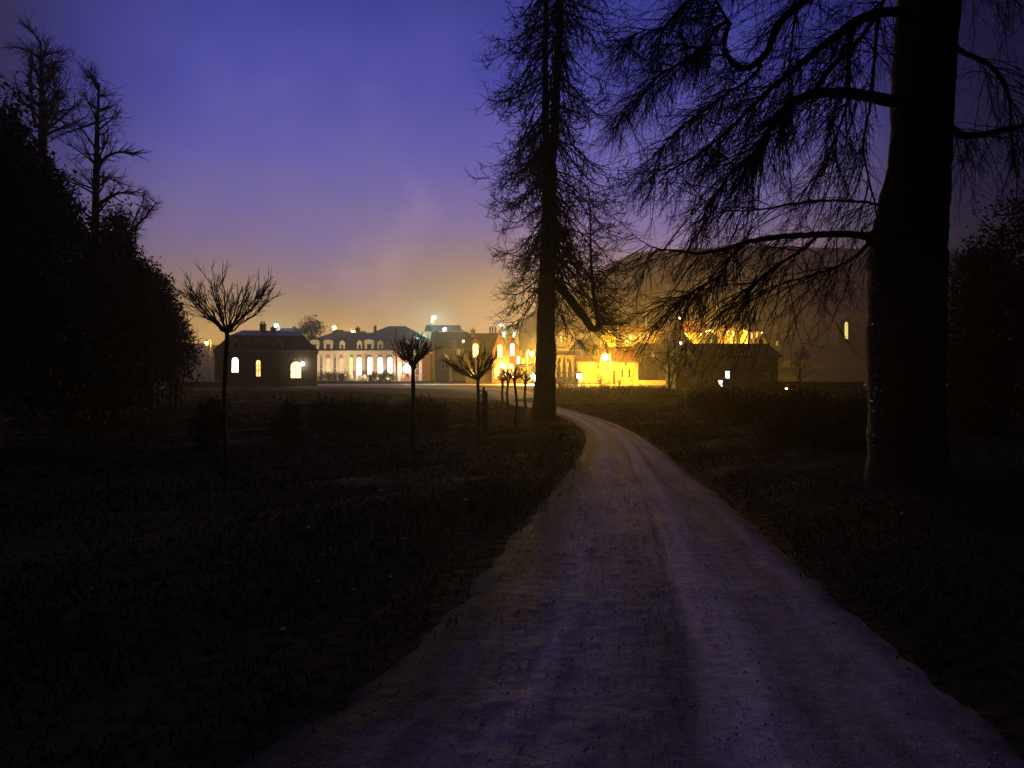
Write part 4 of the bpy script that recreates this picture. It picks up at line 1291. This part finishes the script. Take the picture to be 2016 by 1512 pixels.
# right of the conifer
h_, w_, e_, r_ = house('bright yellow cottage with tiled roof beside the sodium lamp', 1190, 1256, 711, 683, 108, 6, 'side', 'render', 'tile', wins=((1225, 727, 743, 4, 'glass', False), (1239, 727, 743, 4, 'glass', False), (1232, 712.5, 719, 4, 'glass', False)), chim=((1193, 673, .5), (1199, 675, .4), (1257, 679, .6)), door=(1209, 730, 5), name='cottage', cat='cottage')
house('long low cream building with rough front left of the yellow cottage', 1090, 1140, 699, 691, 125, 6, 'side', 'render', 'tile', wins=((1102, 705, 714, 4, 'glass', False), (1118, 705, 714, 4, 'glass', False), (1132, 705, 714, 4, 'win_dim', False)), name='long_house', cat='house')
house('pale gabled house with a big attic window on the slope behind the cypresses', 1099, 1132, 658, 640, 200, 8, 'front', 'render', 'tile', wins=((1115.5, 650, 664, 6, 'glass', True), (1105, 662, 672, 3, 'win_lemon', False), (1126, 662, 672, 3, 'glass', False)))
house('narrow tall cream house with sloping gable above the low cream building', 1148, 1176, 684, 664, 150, 8, 'front', 'render', 'tile', wins=((1156, 688, 697, 4, 'glass', False), (1168, 688, 697, 4, 'glass', False)), yaw=R(14))
house('cream house joining the yellow cottage on its left', 1140, 1188, 712, 700, 116, 6, 'side', 'render', 'tile', wins=((1150, 717, 726, 4, 'glass', False), (1163, 717, 726, 4, 'win_dim', False), (1178, 717, 726, 4, 'glass', False)))
house('long terrace with orange lit roof high on the slope', 1221, 1327, 652, 638, 215, 9, 'side', 'render', 'tile', wins=tuple((px, 659, 667, 3.4, 'win_yellow' if k % 2 else 'win_dim', False) for k, px in enumerate((1230, 1241, 1251, 1260, 1268, 1276, 1284, 1312))), chim=((1252, 635, .8), (1306, 633, .9), (1313, 633, .8)), name='terrace', cat='house')
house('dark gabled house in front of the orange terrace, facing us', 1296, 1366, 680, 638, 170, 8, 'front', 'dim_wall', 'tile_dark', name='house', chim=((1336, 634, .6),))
house('orange roofed house right of the dark gable on the slope', 1338, 1388, 654, 633, 200, 8, 'side', 'render', 'tile', wins=((1352, 657, 663, 4, 'win_yellow', False), (1380, 657, 664, 4, 'win_yellow', False)), yaw=R(-12))
house('small yellow lit house with a tall left chimney behind the weeping twigs', 1414, 1450, 645, 635, 205, 7, 'side', 'render', 'tile', wins=((1421, 650, 660, 4, 'glass', False), (1432, 650, 660, 4, 'win_yellow', False), (1443, 652, 662, 4, 'win_yellow', False)), chim=((1417, 629, .9),))
house('small pale house with three bright windows above the dark barn', 1472, 1506, 652, 645, 190, 7, 'side', 'render', 'tile_dark', wins=((1479, 654, 666, 5, 'win_orange', False), (1489, 654, 666, 5, 'win_orange', False), (1500, 654, 666, 4, 'win_yellow', False)))
house('lone dark house far right with one tall lit stair window, beside the massive beech', 1648, 1694, 636, 618, 215, 8, 'front', 'dim_wall', 'tile_dark', wins=((1665, 634, 667, 8, 'win_lemon', True), (1683, 642, 654, 5, 'glass', False)), yaw=R(20))
house('long dark barn with two small bluish lit windows', 1372, 1532, 702, 676, 74, 8, 'side', 'barn_wall', 'barn_roof', wins=((1432, 731, 745, 8, 'win_cool', False), (1418, 749, 762, 8, 'win_cool', False), (1548 - 40, 735, 748, 8, 'glass', False)), chim=((1523, 664, .5),), name='barn', cat='barn')

for lab, a_, b_, e_, r_, D_, kd, wl, rf_, wn in (
    ('hazy cream house just right of the tall conifer trunk on the slope', 1062, 1094, 672, 660, 178, 'side', 'render', 'tile', ((1070, 676, 684, 4, 'win_dim', False), (1084, 676, 684, 4, 'glass', False))),
    ('highest hazy house beside the tall conifer trunk', 1058, 1092, 648, 637, 240, 'side', 'render', 'tile_dark', ((1066, 651, 658, 3, 'glass', False), (1080, 651, 658, 3, 'win_dim', False))),
    ('small hazy house between the attic-window house and the sodium lamp', 1138, 1166, 655, 645, 235, 'side', 'render', 'tile', ((1146, 658, 664, 3, 'win_dim', False), (1158, 658, 664, 3, 'glass', False))),
    ('hazy gabled house above the brightest sodium lamp', 1182, 1212, 664, 648, 195, 'front', 'render', 'tile', ((1190, 668, 676, 4, 'win_dim', False), (1204, 668, 676, 4, 'glass', False))),
    ('dim house behind the yellow cottage, below the orange terrace', 1258, 1298, 688, 676, 152, 'side', 'render_dim', 'tile_dark', ((1268, 693, 702, 4, 'glass', False), (1286, 693, 702, 4, 'win_dim', False))),
    ('dim house between the two orange lit slope houses', 1388, 1412, 664, 653, 182, 'front', 'render_dim', 'tile_dark', ((1400, 668, 675, 3, 'win_dim', False),)),
    ('dim house right of the three bright windows above the barn', 1508, 1540, 668, 658, 172, 'side', 'render_dim', 'tile_dark', ((1516, 672, 680, 4, 'glass', False), (1530, 672, 680, 4, 'win_dim', False))),
    ('brown house with a low roof behind the small white gabled cottage', 822, 850, 690, 672, 158, 'side', 'render_dim', 'tile_dark', ((836, 696, 704, 4, 'win_dim', False),))):
    house(lab, a_, b_, e_, r_, D_, 7, kd, wl, rf_, wn, chim=((a_ + 5, r_ - 4, .6),))

house('dark lean-to range joining the left end of the barn', 1330, 1371, 716, 700, 77, 5, 'side', 'barn_wall', 'barn_roof', wins=((1350, 724, 738, 7, 'glass', False),), chim=((1338, 694, .45),), name='outhouse', cat='outhouse')
leaf_mass('low_shrub', 'dark overgrown shrubs along the foot of the barn', 'shrub', [(1400, 768, 30, 16, 0), (1455, 772, 34, 14, 0), (1510, 766, 30, 20, 0)], 62, 3500, 0.22, M['hedge'], seed=111, twiggy=40)
bare_tree('bare tree standing at the right end of the barn', 1575, 775, 690, 55, 64, 1.8, 0.09, None, None, 34)
# garden wall beside the cottage, low wall by the barn
def garden_wall(label, px0, px1, top, D, m):
    s = D / F
    x0, x1 = (px0 - CX) * s, (px1 - CX) * s
    root = thing('garden_wall', label, 'wall', ((x0 + x1) / 2, D, 0))
    z = H + (HY - top) * s
    hw = (x1 - x0) / 2
    MB().box(-hw, hw, 0, .35, -.3, z).build('wall', M[m], root, local=True)
    MB().box(-hw - .06, hw + .06, -.06, .41, z, z + .1).build('coping', M['stone'], root, local=True)


garden_wall('pale garden wall between the yellow cottage and the thin tree', 1258, 1330, 750, 104, 'render')
garden_wall('dim stone wall running right from the dark barn', 1532, 1700, 752, 76, 'dim_wall')
garden_wall('low wall in front of the lodge on the left', 330, 440, 752, 80, 'render_dim')

# ------------------------------------------------------------------ lamps


def street_lamp(label, px, py, D, mat_, col, W, r=0.22, arm=0.7, side=1, halo=True, name='street_lamp'):
    p = P(px, py, D)
    g = th(p.x, D)
    root = thing(name, label, 'street lamp', (p.x + side * arm, D, g), group='lit street lamps')
    x0 = side * arm
    h = p.z - g
    MB().tubes([(0, 0, -.5), (0, 0, h * .5), (0, 0, h + .15), (0, 0, h + .35)], [0.09, 0.07, 0.06, 0.05], 8).build('pole', M['metal'], root, local=True)
    MB().tubes([(0, 0, h + .35), (-x0 * .5, 0, h + .55), (-x0, 0, h + .5)], [0.04, 0.04, 0.04], 6).build('arm', M['metal'], root, local=True)
    hd = MB().tubes([(-x0, 0, h + .5), (-x0, 0, h + .42), (-x0, 0, h + r * .8)], [0.05, r * 1.1, r * 1.2], 10, cap=True).build('lamp_head', M['metal'], root, local=True)
    MB().ico((-x0, 0, h), r, 2, (1, 1, 1.25)).build('globe', M[mat_], hd, local=True)
    light_point(hd, (-x0, -r * 1.4, h - r * 1.0), col, W, 0.25)
    return root


SOD = (1.0, 0.50, 0.03)
street_lamp('brightest sodium street lamp, beside the yellow cottage', 1191, 703, 98, 'g_sodium', SOD, 31433, 0.42)
street_lamp('sodium street lamp just left of the tall conifer trunk', 1047, 696, 106, 'g_sodium', SOD, 31752, 0.32, side=-1)
street_lamp('low white lamp beside the pointed cypresses', 1140, 740, 84, 'g_white', (1, .9, .75), 1050, 0.26, .3)
street_lamp('low white lamp by the outhouse, left of the conifer trunk', 1049, 741, 100, 'g_white', (1, .9, .75), 1500, 0.30, .3)
street_lamp('yellow lamp glowing at the left end of the lodge', 407, 675, 118, 'g_sodium', SOD, 3150, 0.26)
street_lamp('tiny far lamp glinting in the russet shrubs on the left', 354, 669, 120, 'g_white', (1, .8, .5), 240, 0.12)
street_lamp('teal lamp above the lodge chimneys', 543, 640, 170, 'g_teal', (0.3, 1, .85), 4500, 0.40)
street_lamp('yellow lamp between the mansion roofs', 658, 645, 180, 'g_sodium', SOD, 5250, 0.40)
street_lamp('brightest teal lamp, highest on the slope', 855, 625, 190, 'g_teal', (0.3, 1, .85), 12000, 0.42, side=-1)
street_lamp('small lamp behind the villa chimneys', 986, 640, 185, 'g_teal', (0.55, 1, .8), 2700, 0.2)
street_lamp('orange lamp below the lit terrace on the slope', 1236, 672, 190, 'g_sodium', SOD, 20790, 0.15, side=-1)
street_lamp('orange lamp beside the terrace chimneys', 1322, 662, 196, 'g_sodium', SOD, 20790, 0.15)
street_lamp('orange lamp over the slope house right of the dark gable', 1397, 650, 186, 'g_sodium', SOD, 20790, 0.15)
street_lamp('orange lamp before the small house behind the weeping twigs', 1436, 668, 192, 'g_sodium', SOD, 16167, 0.15)
street_lamp('white lamp at the far right edge past the beech', 2013, 788, 45, 'g_white', (1, .95, .9), 60, 0.10, .2)
street_lamp('tiny lamp low on the dim stone wall', 1548, 766, 70, 'g_sodium', (1, .75, .4), 45, 0.09, .15)
street_lamp('yellow lamp behind the cypresses on the slope', 1150, 672, 170, 'g_sodium', SOD, 23100, 0.15)
street_lamp('orange lamp between brown house and villa', 912, 672, 160, 'g_sodium', SOD, 900, 0.15)

street_lamp('round pale lamp above the dark gable, topmost of its pair', 1338, 626, 210, 'g_warm', (1, .6, .2), 3000, 0.30)
street_lamp('small pale lamp on the front of the dark gable', 1340, 675, 166, 'g_white', (1, .75, .4), 250, 0.20, .2)
street_lamp('tiny lamp right of the orange roofed slope house', 1391, 653, 190, 'g_warm', (1, .6, .2), 1500, 0.18)
street_lamp('small warm lamp on the slope left of the brightest teal lamp', 800, 648, 205, 'g_warm', (1, .6, .2), 2500, 0.22)
street_lamp('pale lamp at the roof edge of the pale slope house', 874, 648, 200, 'g_white', (.9, 1, .85), 3000, 0.26)
street_lamp('warm lamp behind the pavilion roofs, lowest between them', 694, 652, 188, 'g_warm', (1, .6, .2), 2500, 0.22)

# antenna masts on the slope
for px, t_, D, lab in ((1272, 612, 214, 'thin antenna mast standing on the orange terrace roof'), (970, 598, 205, 'thin mast rising above the villa chimneys')):
    p = P(px, 645, D); q_ = P(px, t_, D)
    g = th(p.x, D)
    root = thing('antenna_mast', lab, 'mast', (p.x, D, g))
    MB().tubes([(0, 0, 0), (0, 0, (q_.z - g) / 2), (0, 0, q_.z - g)], [0.12, 0.1, 0.08], 6, cap=True).build('pole', M['white'], root, local=True)
    MB().box(-.8, .8, -.04, .04, q_.z - g - 1.2, q_.z - g - 1.1).box(-.5, .5, -.04, .04, q_.z - g - .6, q_.z - g - .5).build('aerial', M['white'], root, local=True)

# ------------------------------------------------------------------ haze
HAZE_DENSITY = 0.0006
hz = bpy.data.materials.new('haze')
hz.use_nodes = True
nt = hz.node_tree
nt.nodes.remove(nt.nodes['Principled BSDF'])
vo = nt.nodes.new('ShaderNodeVolumePrincipled')
vo.inputs['Color'].default_value = (0.95, 0.9, 0.86, 1)
vo.inputs['Density'].default_value = HAZE_DENSITY
vo.inputs['Anisotropy'].default_value = 0.8
nt.links.new(vo.outputs['Volume'], nt.nodes['Material Output'].inputs['Volume'])
ho = MB().box(-640, 640, -70, 720, -4, 125).build('haze', hz)
tag(ho, kind='stuff')

# ------------------------------------------------------------------ sky
SUN_EL, SUN_ROT = R(-4.0), R(-8)
w = bpy.data.worlds.new('World')
scene.world = w
w.use_nodes = True
nt = w.node_tree
bg = nt.nodes['Background']
sky = nt.nodes.new('ShaderNodeTexSky')
sky.sky_type = 'NISHITA'
sky.sun_disc = False
sky.sun_elevation = SUN_EL
sky.sun_rotation = SUN_ROT
tc = nt.nodes.new('ShaderNodeTexCoord')
sep = nt.nodes.new('ShaderNodeSeparateXYZ')
nt.links.new(tc.outputs['Generated'], sep.inputs[0])


def math_(op, a, b_=None, clamp=False):
    n = nt.nodes.new('ShaderNodeMath'); n.operation = op; n.use_clamp = clamp
    for k, x in enumerate((a, b_)):
        if x is None:
            continue
        if isinstance(x, (int, float)):
            n.inputs[k].default_value = x
        else:
            nt.links.new(x, n.inputs[k])
    return n.outputs[0]


# soft drifting cloud: bends the height at which the colours change
cn = nt.nodes.new('ShaderNodeTexNoise'); cn.inputs['Scale'].default_value = 3.2; cn.inputs['Detail'].default_value = 4; cn.inputs['Roughness'].default_value = 0.45
cm = nt.nodes.new('ShaderNodeMapping'); cm.inputs['Scale'].default_value = (1, 1, 1.8); cm.inputs['Location'].default_value = (0.3, 0.0, 0.2)
nt.links.new(tc.outputs['Generated'], cm.inputs['Vector']); nt.links.new(cm.outputs['Vector'], cn.inputs['Vector'])
cl = math_('MULTIPLY', math_('SUBTRACT', cn.outputs['Fac'], 0.5), 0.17)
elv = math_('ADD', sep.outputs['Z'], cl)
ramp = nt.nodes.new('ShaderNodeValToRGB')
stops = [(0.0, (0.74, 0.39, 0.075)), (0.06, (0.64, 0.36, 0.11)), (0.105, (0.43, 0.265, 0.125)), (0.15, (0.32, 0.20, 0.225)), (0.20, (0.21, 0.155, 0.36)), (0.27, (0.122, 0.110, 0.43)), (0.36, (0.052, 0.058, 0.37)), (0.48, (0.028, 0.036, 0.27)), (0.75, (0.028, 0.026, 0.14)), (1.0, (0.03, 0.025, 0.09))]
cr = ramp.color_ramp
while len(cr.elements) < len(stops):
    cr.elements.new(0.5)
for el, (p_, c_) in zip(cr.elements, stops):
    el.position = p_; el.color = (*c_, 1)
nt.links.new(elv, ramp.inputs['Fac'])
# the town's glow lies ahead; the sky dims to both sides and behind
cd = Vector((-0.05, 1, 0)).normalized()
hl = math_('SQRT', math_('ADD', math_('MULTIPLY', sep.outputs['X'], sep.outputs['X']), math_('MULTIPLY', sep.outputs['Y'], sep.outputs['Y'])))
dt = math_('DIVIDE', math_('ADD', math_('MULTIPLY', sep.outputs['X'], cd.x), math_('MULTIPLY', sep.outputs['Y'], cd.y)), math_('MAXIMUM', hl, 0.001))
mrg = nt.nodes.new('ShaderNodeMapRange'); mrg.interpolation_type = 'SMOOTHSTEP'
mrg.inputs['From Min'].default_value = 0.77; mrg.inputs['From Max'].default_value = 0.99
nt.links.new(dt, mrg.inputs['Value'])
fall = nt.nodes.new('ShaderNodeValToRGB')
fst = [(0.0, (0.010, 0.014, 0.07)), (0.22, (0.014, 0.020, 0.085)), (0.5, (0.36, 0.40, 0.52)), (0.8, (0.85, 0.88, 0.92)), (1.0, (1, 1, 1))]
while len(fall.color_ramp.elements) < len(fst):
    fall.color_ramp.elements.new(0.5)
for el, (p_, c_) in zip(fall.color_ramp.elements, fst):
    el.position = p_; el.color = (*c_, 1)
nt.links.new(mrg.outputs['Result'], fall.inputs['Fac'])
sc_ = nt.nodes.new('ShaderNodeVectorMath'); sc_.operation = 'MULTIPLY'
# a drift of low mauve cloud over the town
c2 = nt.nodes.new('ShaderNodeTexNoise'); c2.inputs['Scale'].default_value = 4.2; c2.inputs['Detail'].default_value = 5; c2.inputs['Roughness'].default_value = 0.5
c2m = nt.nodes.new('ShaderNodeMapping'); c2m.inputs['Location'].default_value = (1.7, 0.4, 0.9); c2m.inputs['Scale'].default_value = (1.5, 1, 1.2)
nt.links.new(tc.outputs['Generated'], c2m.inputs['Vector']); nt.links.new(c2m.outputs['Vector'], c2.inputs['Vector'])
c2r = nt.nodes.new('ShaderNodeMapRange'); c2r.interpolation_type = 'SMOOTHSTEP'; c2r.inputs['From Min'].default_value = 0.40; c2r.inputs['From Max'].default_value = 0.68
nt.links.new(c2.outputs['Fac'], c2r.inputs['Value'])
win = nt.nodes.new('ShaderNodeValToRGB')
wst = [(0.0, (0.10, 0.06, 0.01)), (0.10, (0.18, 0.105, 0.08)), (0.19, (0.18, 0.11, 0.13)), (0.30, (0.05, 0.035, 0.06)), (0.5, (0, 0, 0))]
while len(win.color_ramp.elements) < len(wst):
    win.color_ramp.elements.new(0.5)
for el, (p_, c_) in zip(win.color_ramp.elements, wst):
    el.position = p_; el.color = (*c_, 1)
nt.links.new(sep.outputs['Z'], win.inputs['Fac'])
cs = nt.nodes.new('ShaderNodeVectorMath'); cs.operation = 'SCALE'
nt.links.new(win.outputs['Color'], cs.inputs[0]); nt.links.new(c2r.outputs['Result'], cs.inputs['Scale'])
ca = nt.nodes.new('ShaderNodeVectorMath'); ca.operation = 'ADD'
nt.links.new(ramp.outputs['Color'], ca.inputs[0]); nt.links.new(cs.outputs[0], ca.inputs[1])
nt.links.new(ca.outputs[0], sc_.inputs[0])
nt.links.new(fall.outputs['Color'], sc_.inputs[1])
sk2 = nt.nodes.new('ShaderNodeVectorMath'); sk2.operation = 'SCALE'
sk2.inputs['Scale'].default_value = 0.06
nt.links.new(sky.outputs['Color'], sk2.inputs[0])
ad = nt.nodes.new('ShaderNodeVectorMath'); ad.operation = 'ADD'
nt.links.new(sc_.outputs[0], ad.inputs[0]); nt.links.new(sk2.outputs[0], ad.inputs[1])
nt.links.new(ad.outputs[0], bg.inputs['Color'])
bg.inputs['Strength'].default_value = 1.0

# very soft light of the overcast night sky
sd = bpy.data.lights.new('night_sky_light', 'SUN')
sd.energy = 0.42
sd.angle = R(50)
sd.color = (0.60, 0.52, 1.0)
so = bpy.data.objects.new('night_sky_light', sd)
COL.objects.link(so)
so.rotation_euler = Vector((0.75, -0.55, -0.85)).to_track_quat('-Z', 'Y').to_euler()

# ------------------------------------------------------------------ camera and render settings
cam = bpy.data.cameras.new('camera')
co = bpy.data.objects.new('camera', cam)
COL.objects.link(co)
co.location = (0, 0, H)
co.rotation_euler = (R(90), 0, 0)
cam.sensor_width = 36
cam.lens = F / 2016 * 36
cam.shift_y = -(756 - HY) / 2016
cam.clip_end = 3000
cam.clip_start = 0.05
scene.camera = co

vs = scene.view_settings
vs.view_transform = 'Standard'
vs.look = 'None'
vs.exposure = 0
vs.gamma = 1
cy = scene.cycles
cy.use_denoising = True
cy.max_bounces = 5
cy.diffuse_bounces = 2
cy.glossy_bounces = 2
cy.volume_bounces = 0
cy.sample_clamp_indirect = 2.0
